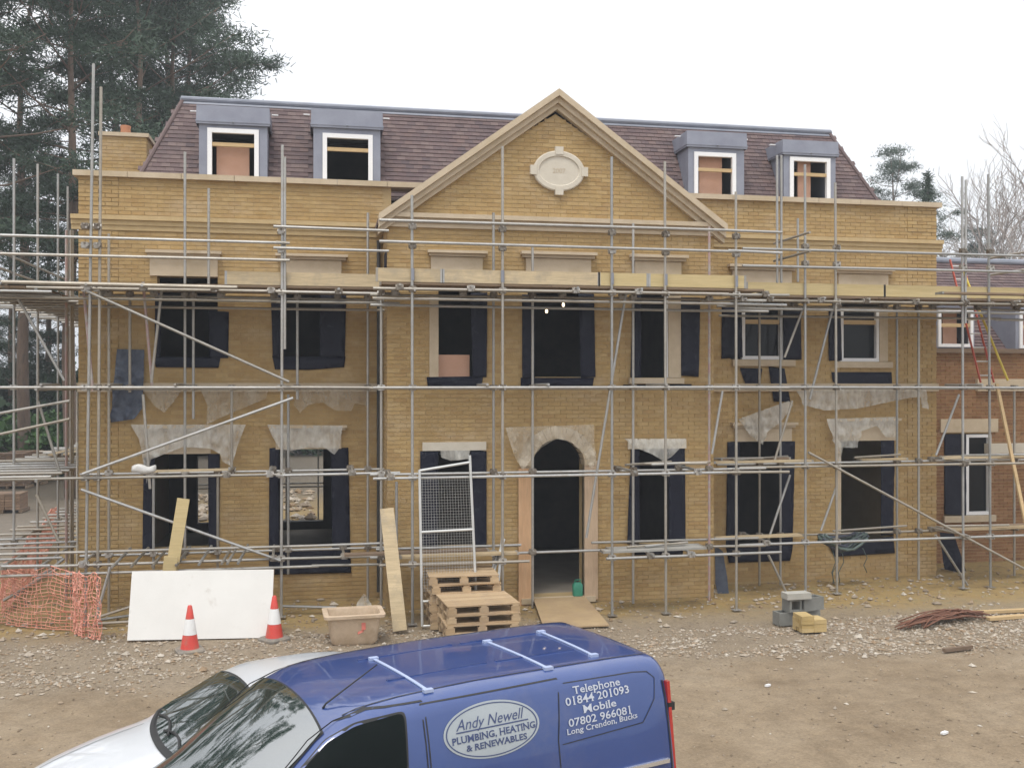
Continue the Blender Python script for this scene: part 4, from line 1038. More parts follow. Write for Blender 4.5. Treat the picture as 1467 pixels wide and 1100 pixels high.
names = ['bottom', 'second layer', 'third layer', 'top']
for i in range(4):
    o = copy_tree(pb); o['label'] = f'wooden pallet, {names[i]} of the lower front stack before the mesh gate'
    o.location = base+Vector((rnd.uniform(-.05,.03), rnd.uniform(-.04,.04), i*.1455)); o.rotation_euler.z = rnd.uniform(-.05,.05)+.03
# mesh gate
M['galv'] = mat('bright_galvanised', [(.55,.56,.55),(.66,.67,.66)], .4, 4, metal=.35)
q0, q1 = on_y(605,890,-2.62), on_y(681,835,-2.55); tL, tR = on_y(601,673,-2.5), on_y(673,652,-2.5)
t = thing('mesh_gate', 'galvanised wire mesh gate panel with two rails propped upright behind the pallets', 'gate', (q0.x, q0.y, 0))
bL = Vector((q0.x,-2.62,.02)); bR = Vector((on_y(684,890,-2.62).x,-2.62,.02))
MB().tube(bL, tL, .023, 8).build('post', M['galv'], t, smooth=True, angle=40); MB().tube(bR, tR, .023, 8).build('post', M['galv'], t, smooth=True, angle=40)
def on_post(a, b, z): return a+(b-a)*((z-a.z)/(b.z-a.z))
for z0, z1 in ((on_y(604,674,-2.5).z, on_y(672,662,-2.5).z), (on_y(605,762,-2.55).z, on_y(677,758,-2.55).z)):
    MB().tube(on_post(bL,tL,z0), on_post(bR,tR,z1), .022, 8).build('rail', M['galv'], t, smooth=True, angle=40)
mb = MB(); za, zb_ = on_y(640,845,-2.6).z, on_y(640,684,-2.5).z
for i in range(1, 19):
    f = i/19; a = on_post(bL,tL,za).lerp(on_post(bR,tR,za), f); b = on_post(bL,tL,zb_).lerp(on_post(bR,tR,zb_), f); mb.tube(a, b, .0022, 3, cap=False)
n = int((zb_-za)/.046)
for i in range(n+1):
    z = za+(zb_-za)*i/n; mb.tube(on_post(bL,tL,z), on_post(bR,tR,z), .0022, 3, cap=False)
o = mb.build('wire_mesh', M['galv'], t, fix=False); o['kind'] = 'stuff'
for z in (.02, .42): MB().tube(on_post(bL,tL,z), on_post(bL,tL,z)+Vector((.14,0,0)), .02, 6).build('rung', M['galv'], t)
# leaning tubes by the door
for i, (a, b) in enumerate((((703,832),(722,772)), ((714,832),(720,768)), ((700,836),(712,792)))):
    o = MB().tube(on_y(*a,-2.3), on_y(*b,-1.95-.1*i), .026, 8).build('loose_pipe', M['galv'] if i < 2 else M['tube'], None, smooth=True, angle=40)
    tag(o, ['longest grey pipe of three leaning left of the doorway','middle grey pipe of three leaning left of the doorway','shortest grey pipe of three leaning left of the doorway'][i], 'pipe', 'pipes leaning left of the doorway')
# ramp, can
a, b, c_, d_ = on_y(764,851,BAY-.12), on_y(838,851,BAY-.12), on_z(873,895,.03), on_z(779,899,.03)
a.z = b.z = .125
o = MB().prism([a, b, c_, d_], (0,0,-.02)).build('door_ramp', M['ramp'], None); tag(o, 'muddy plywood sheet forming a ramp up to the front doorway', 'ramp')
M['green'] = mat('green_plastic', [(.03,.20,.13),(.05,.28,.19)], .4, 5)
p = on_y(831, 846, BAY-.02); t = thing('fuel_can', 'small green plastic can standing on the doorstep', 'can', (p.x-.05, BAY-.03, .122))
ORG[t.name] = None
def rr3(hx, hy, z): return rrect(hx, hy, z, .03, 3)
MB().loft([rr3(.085,.06,0), rr3(.09,.065,.02), rr3(.09,.065,.2), rr3(.06,.05,.25)]).build('body', M['green'], t, smooth=True, angle=50)
MB().tube((0,0,.24),(0,0,.275),.022,8).build('cap', M['iron'], t); MB().path([(-.05,0,.23),(-.05,0,.29),(.06,0,.29),(.06,0,.22)], .012, 6).build('handle', M['green'], t, smooth=True, fix=False)
# fix: small local-built parts sit relative to their thing
def local(t): ORG[t.name] = None
# concrete blocks and yellow bricks
M['block'] = mat('concrete_block', [(.17,.17,.155),(.23,.23,.21)], .95, 6, bump=.3, bscale=40)
M['pale_block'] = mat('pale_block', [(.34,.33,.29),(.42,.40,.36)], .95, 6, bump=.3, bscale=40)
def block_mesh(hollow, m):
    mb = MB()
    if not hollow: return mb.box(-.22,.22,-.05,.05,0,.215).mesh('block', m)
    for y0, y1 in ((-.1075,-.075),(.075,.1075)): mb.box(-.22,.22,y0,y1,0,.215)
    for x0, x1 in ((-.22,-.185),(-.017,.017),(.185,.22)): mb.box(x0,x1,-.0749,.0749,0,.215)
    return mb.mesh('block', m)
hm, sm_ = block_mesh(True, M['block']), block_mesh(False, M['pale_block'])
p = on_z(1138, 893); B = [((-.12,.0,0),0,.1,hm,'hollow grey concrete block at the left foot of the small block heap'), ((.26,.12,0),0,-.2,hm,'hollow grey concrete block at the right foot of the small block heap'),
   ((.02,.1,.217),90,.2,hm,'hollow grey concrete block in the upper layer of the block heap'), ((.30,.05,.216),0,.3,hm,'tilted hollow concrete block behind the stack of yellow bricks'), ((.0,.05,.435),90,.05,sm_,'pale solid block lying flat on top of the concrete block heap')]
for loc, rx, rz, me, lab in B:
    o = link('concrete_block', me, None, Vector((p.x,p.y,.0))+Vector(loc)); o.rotation_euler = (R(rx) if me is hm else R(90), 0, rz); tag(o, lab, 'block', 'concrete blocks heaped on the rubble')
    if rx or me is sm_: o.location.z += .11 if me is hm else .05
M['ybrick'] = mat('yellow_brick', [(.47,.34,.15),(.52,.39,.19),(.42,.30,.12)], .9, 10, islands=True, bump=.3, bscale=50)
ym = MB().box(-.1075,.1075,-.051,.051,0,.065).mesh('yellow_brick', M['ybrick'])
p = on_z(1164, 905)
for k in range(4):
    for j in range(3):
        for i in range(2 if k < 3 else 1):
            o = link('yellow_brick', ym, None, (p.x-.1+i*.222+rnd.uniform(-.01,.01), p.y+j*.107+rnd.uniform(-.008,.008), .005+k*.0665)); o.rotation_euler.z = rnd.uniform(-.06,.06)
            tag(o, f"yellow brick in the {['bottom','second','third','top'][k]} layer, {['front','middle','back'][j]} row, {['left','right'][i]} end of the small brick stack", 'brick', 'yellow bricks stacked on the rubble')
# rusty bars
M['rust'] = mat('rusty_steel', [(.15,.065,.04),(.20,.095,.06)], .9, 12)
t = thing('rebar_bundle', 'low tangled bundle of rusty steel rods lying on the rubble at right', 'rods', on_z(1350,892))
for i in range(34):
    a = on_z(1285+rnd.uniform(-5,40), 897+rnd.uniform(-6,6)); b = on_z(1415+rnd.uniform(-50,10), 884+rnd.uniform(-5,5)); a.z = .015+rnd.random()*.03; b.z = .02+rnd.random()*.05
    mid = a.lerp(b, .5)+Vector((rnd.uniform(-.1,.1), rnd.uniform(-.12,.12), rnd.uniform(.05,.16)))
    MB().path([a, a.lerp(mid,.6)+Vector((0,0,.03)), mid, mid.lerp(b,.5)+Vector((0,0,.04)), b], .011, 5).build('rod', M['rust'], t, smooth=True, fix=False)
# hose bundle over the right hand sill
M['hose'] = mat('grey_green_hose', [(.06,.09,.08),(.12,.16,.15)], .5, 8)
M['hose_blue'] = mat('dark_hose', [(.035,.04,.06),(.06,.07,.10)], .5, 8)
t = thing('hose_bundle', 'bundle of dark hoses and cables slung on the scaffold below the rightmost ground floor window', 'hoses', on_y(1205,775,-.45))
for i in range(40):
    a = on_y(1172+rnd.uniform(0,10), 770+rnd.uniform(-5,4), -.75+rnd.uniform(-.12,.1)); b = on_y(1238+rnd.uniform(-14,8), 764+rnd.uniform(-3,7), -.75+rnd.uniform(-.12,.1))
    sag = rnd.uniform(.02,.26)
    pts = [a.lerp(b, f/7)+Vector((0, rnd.uniform(-.02,.02), -sag*4*(f/7)*(1-f/7)*(1+.3*math.sin(f+i)))) for f in range(8)]
    MB().path(pts, rnd.uniform(.018,.034), 6).build('hose', M['hose' if i % 3 else 'hose_blue'], t, smooth=True, fix=False)
for px in (1192,1199,1206,1236):
    a = on_y(px,785,-.75); b = on_y(px+rnd.uniform(-6,8),835 if px < 1230 else 820,-.7); MB().path([a, a.lerp(b,.4)+Vector((.06,0,0)), a.lerp(b,.7)+Vector((-.03,.02,0)), b], .009, 5).build('hose_tail', M['hose'], t, smooth=True, fix=False)
# black sheet leaning at the house corner, dark sheet by the bay
o = wrinkle([(1346,762),(1366,764),(1383,815),(1384,822),(1352,815)], .25, .10, .1, 91).build('black_sheet', M['dpc'], None, smooth=True, fix=False); tag(o, 'black plastic sheet slumped on the ground at the right corner of the house', 'plastic sheet')
o = wrinkle([(1024,780),(1036,790),(1044,850),(1030,856),(1024,835)], BAY+.3, .06, .1, 92).build('grey_sheet', M['dpc_grey'], None, smooth=True, fix=False); tag(o, 'dusty grey sheet hanging in the angle right of the projecting bay', 'plastic sheet')
o = wrinkle([(512,862),(522,849),(530,862),(536,872),(510,872)], -2.0, .12, .06, 93).build('plastic_bag', M['poly_white'], None, smooth=True, fix=False); tag(o, 'crumpled pale plastic bag standing behind the mortar tub', 'bag')
p = on_y(206, 672, -1.35); t = thing('white_bundle', 'small white wrapped bundle lying on the left scaffold lift in front of the leftmost window', 'bundle', p); mb = MB(); rg = []
for i in range(9):
    f = i/8; c = p+Vector((-.18+.36*f, 0, .02*math.sin(f*7))); r_ = .075*(.5+.5*math.sin(min(1,f*1.2+.15)*2.6)); rg.append([c+Vector((.02*math.sin(k*2+i), r_*math.cos(k*math.pi/5)*(1+.2*math.sin(k*3+i)), r_*math.sin(k*math.pi/5))) for k in range(10)])
mb.loft(rg).build('wrapping', M['panel'], t, smooth=True)
# ladder with red and yellow stiles by the wing
M['red'] = mat('red_fibreglass', [(.48,.09,.06),(.55,.12,.085)], .5, 4); M['yellow'] = mat('yellow_fibreglass', [(.62,.47,.06),(.68,.53,.09)], .5, 4)
t = thing('red_ladder', 'red ladder leaning through the scaffold in front of the right hand wing', 'ladder', on_y(1420,548,-.2))
for (a, b) in (((1361,372),(1405,548)), ((1378,372),(1424,548))): MB().beam(on_y(*a,.55), on_y(*b,-.3), .022, .04, side=(1,0,0)).build('stile', M['red'], t)
for i in range(9):
    f = (i+.5)/9; a = on_y(1361,372,.55).lerp(on_y(1405,548,-.3), f); b = on_y(1378,372,.55).lerp(on_y(1424,548,-.3), f); MB().tube(a, b, .014, 6).build('rung', M['galv'], t)
o = MB().tube(on_y(1378,384,.3), on_y(1444,545,-.5), .024, 8).build('yellow_pole', M['yellow'], None, smooth=True, angle=40); tag(o, 'bright yellow pole leaning beside the red ladder at right', 'pole')
o = MB().beam(on_y(1428,550,-.55), on_y(1470,752,-1.6), .065, .04).build('leaning_timber', M['timber'], None); tag(o, 'pale timber pole leaning on the scaffold at the right edge', 'pole')
# orange netting
M['net'] = mat('orange_netting', [(.70,.27,.19),(.78,.42,.33)], .6, 6)
def net(lab, path, h, rows, r=.0075, sag=.12, seed=0, step=.075):
    rn = random.Random(seed); pts = [Vector(p) for p in path]; seg = []
    for a, b in zip(pts, pts[1:]):
        k = max(1, int((b-a).length/step)); seg += [a.lerp(b, j/k) for j in range(k)]
    seg.append(pts[-1]); n = len(seg); mb = MB(); G = []
    for i, q in enumerate(seg):
        f = i/n; s_ = sag*abs(math.sin(f*math.pi*2.2+seed)); H = h-s_; wv = noise.noise(Vector((f*9, seed, 0)))*.14
        G.append([q+Vector((noise.noise(Vector((f*14, k*.3, seed)))*.06, wv*(1-k/rows)-.02*k/rows+noise.noise(Vector((f*22, k*.55, seed+5)))*.07, max(.01, H*k/rows+noise.noise(Vector((f*8, k*.9, 3)))*.035))) for k in range(rows+1)])
    for k in range(rows+1):
        for i in range(n-1): mb.tube(G[i][k], G[i+1][k], r*(1.25 if k in (0, rows) else 1), 3, cap=False)
    for i in range(n):
        for k in range(rows): mb.tube(G[i][k], G[i][k+1], r*.75, 3, cap=False)
    t = thing('safety_netting', lab, 'netting', pts[0]); o = mb.build('mesh', M['net'], t, fix=False)
    return t
z0 = lambda px, py: on_z(px, py, 0.0)
net('sagging orange plastic safety netting strung in front of the left corner scaffold', [z0(-30,888), z0(20,896), z0(60,901), z0(108,903)], 1.05, 17, seed=1)
net('bunched orange netting end hanging over the scaffold foot left of the white board', [z0(104,905), z0(118,912), z0(132,915), z0(145,917)], 1.05, 17, r=.008, sag=.1, seed=4, step=.035)
net('orange netting strung along the left side of the house behind the front netting', [z0(2,880), z0(30,850), z0(52,820), z0(66,795), z0(82,770)], .95, 13, seed=7, r=.009)
# stacked brick packs and pallets in the yard behind left
M['pack'] = mat('brick_pack', [(.20,.13,.085),(.26,.17,.11),(.16,.11,.075)], .9, 7, islands=True)
for i, (px, py, w_, h2) in enumerate(((10,700,1.5,1.25),(36,695,1.3,1.2),(2,735,1.2,.5))):
    p = on_z(px, py); t = thing('brick_pack', ['brown brick pack at the far left edge of the yard','brown brick pack nearest the house in the left yard','low stack of weathered slabs on the left track'][i], 'brick pack', (p.x,p.y,0), group='packs stacked in the left yard')
    local(t); mb = MB(); k = 0
    while k*.085 < h2:
        for j in range(int(w_/.23)): mb.box(-w_/2+j*.23, -w_/2+j*.23+.22, rnd.uniform(-.02,.02), .9, .1+k*.085, .1+k*.085+.075)
        k += 1
    o = mb.build('brick_layers', M['pack'], t); o['kind'] = 'stuff'
    for xx in (-w_/2+.05, 0, w_/2-.05): MB().box(xx-.05, xx+.05, 0, .9, 0, .099).build('bearer', M['old_board'], t)
# scaffold at the back of the house, seen through the left rooms
t = thing('rear_scaffold', 'scaffold tubes standing behind the house, seen through the left ground floor windows', 'scaffold', (0,0,0))
for x in (.2,1.35,2.4,3.3,4.2): MB().tube((x,10.3,0),(x,10.3,5.2),.024,8).build('standard', M['tube'], t, smooth=True, angle=40)
for z in (1.1,1.2,2.3,3.6): MB().tube((-.5,10.25,z),(6,10.25,z),.024,8).build('ledger', M['tube'], t, smooth=True, angle=40)
for i in range(7):
    x = rnd.uniform(.3,3.8); MB().tube((x,10.8,2.3),(x+rnd.uniform(.6,1.4),10.4,2.3+rnd.uniform(.05,.3)),.024,6).build('loose_tube', M['tube'], t)
for x in (0.2,1.8,3.4): MB().box(x,x+1.5,10.4,11.2,2.36,2.40).build('deck_board', M['board'], t)
# bits on the mud
for i, (px, py, s_) in enumerate(((1353,1050,.025),(690,890,.035),(1100,980,.022))):
    p = on_z(px, py); o = MB().obox((p.x,p.y,gz(p.x,p.y)+.02),(s_*1.6,.02,0),(-.012,s_*.7,0),(0,0,.012)).build('plaster_scrap', M['white'], None); tag(o, ['small white plaster scrap on bare mud at lower right','small white scrap between the pallets and the ramp','small white scrap on the mud right of the van'][i], 'scrap', 'white scraps on the mud')
# ------------------------------------------------------------------ trees and shrubs
M['needle'] = mat('pine_needles', [(.042,.070,.048),(.065,.100,.066),(.052,.084,.060),(.085,.120,.080)], .75, .7, islands=True, spec=.3)
M['leaf'] = mat('shrub_leaf', [(.05,.13,.03),(.09,.20,.045),(.04,.095,.03)], .6, 1.5, islands=True)
M['dark_leaf'] = mat('laurel_leaf', [(.025,.06,.025),(.045,.09,.035),(.03,.07,.04)], .6, 1.5, islands=True)
M['bark'] = mat('pine_bark', [(.13,.095,.075),(.19,.135,.10),(.10,.078,.065)], .95, 2.0, stretch=(4,4,.8), bump=.6, bscale=8)
M['twig'] = mat('bare_twig', [(.26,.22,.20),(.33,.29,.26)], .9, 3)
def tuft(mb, c, rx, rz, n, rn, ln=.22, wd=.02):
    for _ in range(n):
        d = Vector((rn.gauss(0,1), rn.gauss(0,1), rn.gauss(0,1)))
        d = d*.55
        p = c+Vector((d.x*rx, d.y*rx, d.z*rz))
        a = Vector((rn.gauss(0,1), rn.gauss(0,1), rn.gauss(.35,.7))).normalized(); b = a.orthogonal().normalized()
        b.rotate(Matrix.Rotation(rn.random()*6.3, 3, a))
        l = ln*rn.uniform(.6,1.3); w_ = wd*rn.uniform(.6,1.3)
        mb.add([p-b*w_, p+b*w_, p+a*l+b*w_*.5, p+a*l-b*w_*.5], [(0,1,2,3)])
def pine(seed, H=19.0, first=.38, nb=30, spread=3.0, per=210):
    rn = random.Random(seed); tr = MB(); cr = MB()
    ax = [Vector((noise.noise(Vector((seed, z*.12, 0)))*.5*z/H*2, noise.noise(Vector((seed, 9, z*.12)))*.5*z/H*2, z)) for z in [H*i/12 for i in range(13)]]
    tr.path(ax, .26, 8, taper=.035)
    def at(z):
        f = z/H*12; i = min(11, int(f)); return ax[i].lerp(ax[i+1], f-i)
    for b in range(nb):
        f = first+(1-first)*((b+rn.random())/nb); z = f*H; a = b*2.399+rn.uniform(-.5,.5)
        g = (f-first)/(1-first); L = spread*(.55+.75*math.sin(min(1, g*1.15+.12)*math.pi*.86))*rn.uniform(.6,1.2)*(1 if g < .8 else .65)
        up = rn.uniform(-.12,.35)+g*.5
        p0 = at(z); d = Vector((math.cos(a), math.sin(a), up)); p1 = p0+d*L*.5+Vector((0,0,rn.uniform(-.1,.2))); p2 = p0+d*L+Vector((0,0,L*.12))
        tr.path([p0, p1, p2], .055*(1-g*.5), 5, taper=.012)
        for k in range(rn.randint(3, 5)):
            q = p1.lerp(p2, rn.uniform(-.1, 1.1))+Vector((rn.gauss(0,.42), rn.gauss(0,.42), rn.gauss(.12,.18)))
            tr.path([p1.lerp(p2, rn.random()), q], .018, 3, taper=.006)
            tuft(cr, q, rn.uniform(.42,.85), rn.uniform(.16,.34), int(per*rn.uniform(.6,1.3)), rn)
        if rn.random() < .3: tr.path([at(z-.7), at(z-.7)+Vector((math.cos(a+2), math.sin(a+2), .1))*rn.uniform(.6,1.4)], .025, 4, taper=.008)   # dead stub
    tuft(cr, at(H*.985), .6, .6, per*2, rn)
    return tr.mesh('trunk', M['bark'], smooth=True), cr.mesh('crown', M['needle'])
PINES = [pine(31, 19, .40, 26, 3.2), pine(52, 20, .48, 24, 2.6), pine(77, 18, .30, 30, 2.5), pine(95, 21, .5, 23, 3.3)]
def put_pine(k, x, y, s, rz, lab, z=0, sz=None, grp='tall pines behind the left of the house'):
    t = thing('pine_tree', lab, 'pine tree', (x, y, z), rz, grp); t.scale = (s, s, sz or s); link('trunk', PINES[k][0], t); link('crown', PINES[k][1], t); return t
def gpx(px, dist):           # ground point at image column px and given depth from the camera
    q = ray(px, 555); return CAM.x+q.x*dist, CAM.y+q.y*dist
PT = [(0,-75,33,1.06,0,'pine at the far left edge of the picture with half its crown cut off'),
      (1,36,42,1.10,1.2,'tall pine with bare lower trunk left of the two tallest scaffold tubes'),
      (2,104,36,1.12,2.3,'dense dark pine right behind the two tallest scaffold tubes'),
      (3,152,45,1.16,.4,'broad topped pine above the brick chimney'),
      (0,200,40,1.10,3.3,'pine with visible brown trunk between chimney and first dormer'),
      (1,238,47,1.20,5.0,'pine rising behind the left end of the mansard roof'),
      (2,250,43,1.16,4.1,'dark pine rising straight behind the leftmost dormer'),
      (2,272,50,1.3,2.0,'rightmost tall pine, pale and thin, above the gap between left dormers'),
      (2,70,50,.8,1.9,'short dense pine between the trunks left of the house'),
      (2,15,47,.72,4.9,'short dense pine low at the left edge behind the shrubs')]
for k, px, dist, s, rz, lab in PT:
    x, y = gpx(px, dist); put_pine(k, x, y, s, rz, lab)
x, y = gpx(1282, 62); put_pine(3, x, y, .83, 1.0, 'lone round topped pine showing above the right end of the parapet', grp=None)
x, y = gpx(1400, 70); put_pine(0, x, y, .74, 2.0, 'low pine behind the right hand wing roof', grp=None)
# pines out of frame on the left: only their reflection shows in the windscreens
for i, (x, y, s) in enumerate(((-17,15,.9),(-27,24,1.0),(-13,23,1.0),(-34,15,.95),(-13,9,1.0),(-21,4,1.1))):
    put_pine(i % 4, x, y, s, i*1.3, ['pine reflected in the windscreens','second pine reflected in the windscreens','third pine reflected in the windscreens','pine standing left of the track out of sight','pine behind the others left of the track','small pine left of the vehicles'][i]+' beyond the left edge', grp='pines beyond the left edge')
def bare(seed, H=13.0, upright=.5, depth_=5):
    rn = random.Random(seed); mb = MB()
    def grow(p, d, L, r, k):
        q = p+d*L*.5+Vector((rn.gauss(0,.06), rn.gauss(0,.06), 0))*L; e = p+d*L+Vector((rn.gauss(0,.08), rn.gauss(0,.08), .04))*L
        mb.path([p, q, e], r, 6 if k < 2 else 3, taper=r*.62)
        if k >= depth_: return
        for _ in range(rn.choice((2,3,3)) if k else 4):
            nd = (d+Vector((rn.gauss(0,.55), rn.gauss(0,.55), rn.gauss(upright*.35,.3)))).normalized(); s = rn.uniform(.45,1)
            grow(p.lerp(e, s), nd, L*rn.uniform(.58,.8), max(.009, r*.62*(1-.25*s)), k+1)
        grow(e, (d+Vector((rn.gauss(0,.25), rn.gauss(0,.25), .1))).normalized(), L*.72, r*.62, k+1)
    grow(Vector((0,0,0)), UP, H*.28, H*.012, 0)
    return mb.mesh('trunk', M['twig'])
BARE = [bare(5, 13), bare(8, 12, .8), bare(13, 9, .3)]
for k, px, dist, s, lab in ((0,1462,70,1.75,'tall bare deciduous tree at the right edge above the wing roof'),(1,1405,72,1.6,'bare branching tree behind the scaffold tubes at right'),(2,1352,60,1.75,'low bare tree against the right corner of the house'),(1,1490,50,1.75,'bare tree cut by the right edge of the picture'),(2,1425,52,1.6,'spreading bare tree low behind the wing ridge')):
    x, y = gpx(px, dist); t = thing('bare_tree', lab, 'bare tree', (x,y,0), rnd.random()*6, 'leafless trees behind the right wing'); t.scale = (s,s,s); link('branches', BARE[k], t)
# dead snag and top sprig over the ridge
x, y = gpx(1329, 45); t = thing('columnar_conifer', 'narrow dark columnar conifer showing above the right end of the parapet', 'tree', (x,y,0)); local(t)
mb = MB().path([(0,0,0),(.05,0,6),(0,.05,11.2),(.04,0,13.4)], .2, 7, taper=.04)
mb.build('trunk', M['bark'], t, smooth=True); rn_ = random.Random(4); mb = MB()
for i in range(26): tuft(mb, Vector((rn_.gauss(0,.12), rn_.gauss(0,.12), 8.5+5.0*i/26)), .42-.012*i, .25, 90, rn_)
mb.build('crown', M['needle'], t, fix=False)
# evergreen shrubs
def shrub(seed, rx, h, n, ln=.2, wd=.09):
    rn = random.Random(seed); cr = MB(); st = MB()
    for i in range(n):
        a = rn.random()*6.3; rr_ = rx*math.sqrt(rn.random()); z = h*(rn.random()**.6)*(1-.35*(rr_/rx)**2)
        tuft(cr, Vector((rr_*math.cos(a), rr_*math.sin(a), z)), .38, .26, 26, rn, ln, wd)
        if i % 6 == 0: st.path([(0,0,0),(rr_*math.cos(a)*.5, rr_*math.sin(a)*.5, z*.6),(rr_*math.cos(a), rr_*math.sin(a), z)], .03, 4, taper=.008)
    return st, cr
SH = []
for sd2, mk in ((3,'leaf'),(4,'dark_leaf')):
    st, cr = shrub(sd2, 2.2, 2.4, 120); SH.append((st.mesh('stem', M['twig']), cr.mesh('foliage', M[mk])))
for i, (k, px, dist, s, lab) in enumerate(((0,8,45,1.10,'bright green evergreen shrub at the far left edge behind the scaffold'),(0,52,44,1.15,'bright green evergreen shrub in the middle between scaffold tubes'),(0,92,45,1.10,'bright green evergreen shrub right beside the left house wall'),
        (1,25,50,1.9,'dark laurel bush filling the wood edge at far left'),(1,75,52,2.0,'dark laurel bush behind the bright green shrubs'),(1,-30,48,1.9,'dark laurel bush cut by the left edge'),(1,112,54,2.0,'dark laurel bush hidden partly by the left house corner'),
        (1,430,60,1.3,'dark bush seen through the second window from the left'),(1,470,64,1.2,'second dark bush seen through the left ground floor window'),(1,300,58,1.2,'dark bush seen through the leftmost ground floor window'))):
    x, y = gpx(px, dist); t = thing('evergreen_shrub', lab, 'shrub', (x,y,0), i*1.1, 'shrubs behind the house'); t.scale = (s,s,s); link('stem', SH[k][0], t); link('foliage', SH[k][1], t)
# low earth bank by the left track
mb = MB(); rings = []
for i in range(15):
    f = i/14; c = Vector((-22+26*f, 9+2.5*math.sin(f*3), 0)); hh = .55+.3*noise.noise(Vector((f*6,0,0)))
    rings.append([c+Vector((0,-1.6,-.05)), c+Vector((0,-.7,hh*.7)), c+Vector((0,.1,hh)), c+Vector((0,.9,hh*.6)), c+Vector((0,1.8,-.05))])
M['soil'] = mat('dark_soil', [(.10,.08,.06),(.16,.125,.09),(.22,.18,.14)], .95, 2.5, bump=.8, bscale=6)
mb.v = []; mb.loft([[p_ for p_ in r_] for r_ in rings[:6]], cap=False, closed=False)
o = mb.build('earth_bank', M['soil'], None, smooth=True); tag(o, kind='structure')

# thin air light
hz = bpy.data.materials.new('thin_haze'); hz.use_nodes = True; tt = hz.node_tree; tt.nodes.clear()
ho = tt.nodes.new('ShaderNodeOutputMaterial'); pv = tt.nodes.new('ShaderNodeVolumePrincipled'); pv.inputs['Color'].default_value = (.9,.94,1,1); pv.inputs['Density'].default_value = .0015
tt.links.new(pv.outputs[0], ho.inputs['Volume'])
o = MB().box(-450, 470, -90, 760, -2, 32).build('haze', hz, None); tag(o, kind='stuff')
# ------------------------------------------------------------------ vehicles
def cubic(pts):
    xs = [p[0] for p in pts]; ys = [p[1] for p in pts]; n = len(xs)
    d = [(ys[i+1]-ys[i])/(xs[i+1]-xs[i]) for i in range(n-1)]; m = [d[0]]+[0 if d[i-1]*d[i] <= 0 else 2*d[i-1]*d[i]/(d[i-1]+d[i]) for i in range(1, n-1)]+[d[-1]]
    def f(x):
        x = min(max(x, xs[0]), xs[-1]); i = 0
        while i < n-2 and x > xs[i+1]: i += 1
        h = xs[i+1]-xs[i]; t = (x-xs[i])/h
        return (2*t**3-3*t*t+1)*ys[i]+(t**3-2*t*t+t)*h*m[i]+(-2*t**3+3*t*t)*ys[i+1]+(t**3-t*t)*h*m[i+1]
    return f
class Body:
    """x from the front bumper backwards, y to the near (left) side, z up"""
    def __init__(s, L, prof, plan, tum, crown, zb=.26, rc=.09):
        s.L, s.zc, s.W, s.h, s.k, s.zb, s.rc = L, cubic(prof), cubic(plan), cubic(tum), cubic(crown), zb, rc
    def side(s, x, z): return s.W(x)*s.h(z)
    def top(s, x, y): return s.zc(x)-s.k(x)*abs(y/s.W(x))**2.2
    def corner(s, x):
        z = s.zc(x)
        for _ in range(12): z = .5*z+.5*s.top(x, s.side(x, z))
        return s.side(x, z), z
    def surf(s, x, z):                          # half width of the finished skin, rounded shoulder included
        yE, zE = s.corner(x); r = min(s.rc, (zE-s.zb)*.3)
        if z <= zE-r: return s.side(x, z)
        ya = s.side(x, zE-r); yt = yE-r; zt_ = s.top(x, yt); lo_, hi_ = 0.0, 1.0
        for _ in range(14):
            t = (lo_+hi_)/2; q = (zE-r)*(1-t)**2+zE*2*t*(1-t)+zt_*t*t
            if q < z: lo_ = t
            else: hi_ = t
        t = lo_; return ya*(1-t)**2+yE*2*t*(1-t)+yt*t*t
    def section(s, x):
        yE, zE = s.corner(x); r = min(s.rc, (zE-s.zb)*.3)
        P = []
        for i in range(10): z = s.zb+(zE-r-s.zb)*i/9; P.append((s.side(x, z)*(1 if i else .94), z))
        a = Vector((s.side(x, zE-r), zE-r)); b = Vector((yE, zE)); yt = yE-r; c = Vector((yt, s.top(x, yt)))
        for i in (1, 2, 3, 4): t = i/5; q = a*(1-t)**2+b*2*t*(1-t)+c*t*t; P.append((q.x, q.y))
        for i in range(8): y = yt*(1-i/7); P.append((y, s.top(x, y)))
        return P
    def ring(s, x, xo=None):
        P = s.section(x); xx = x if xo is None else xo
        return [Vector((xx, y, z)) for y, z in P]+[Vector((xx, -y, z)) for y, z in reversed(P[:-1])]
    def mesh(s, mats, xs):
        mb = MB(); mb.loft([s.ring(x) for x in xs], cap=True); return mb
    def spatch(s, poly, off, step=.09, sgn=1):
        v, f = cdt(poly, step); return [(p[0], sgn*(s.surf(p[0], p[1])+off), p[1]) for p in v], f
    def tgrid(s, xa, xb, ya, yb, off, nx=12, ny=14):
        """patch on the top surface; xa, xb: functions of y fraction; ya, yb: fractions of the half width"""
        v = []; 
        for i in range(nx+1):
            for j in range(ny+1):
                fy = ya+(yb-ya)*j/ny; x = xa(fy)+(xb(fy)-xa(fy))*i/nx
                yE, zE = s.corner(x); y = fy*(yE-s.rc*.75); e = .01
                n = Vector((-(s.top(x+e,y)-s.top(x-e,y))/(2*e), -(s.top(x,y+e)-s.top(x,y-e))/(2*e), 1)).normalized()
                v.append(Vector((x, y, s.top(x, y)))+n*off)
        f = [(i*(ny+1)+j, i*(ny+1)+j+1, (i+1)*(ny+1)+j+1, (i+1)*(ny+1)+j) for i in range(nx) for j in range(ny)]
        return v, f
M['blue'] = mat('blue_car_paint', [(.018,.048,.185),(.022,.056,.205)], .30, 3, metal=.1, coat=1.0, spec=.5, dirt=(.10,.11,.19), dscale=2.2, dlo=.5, dhi=1.1)
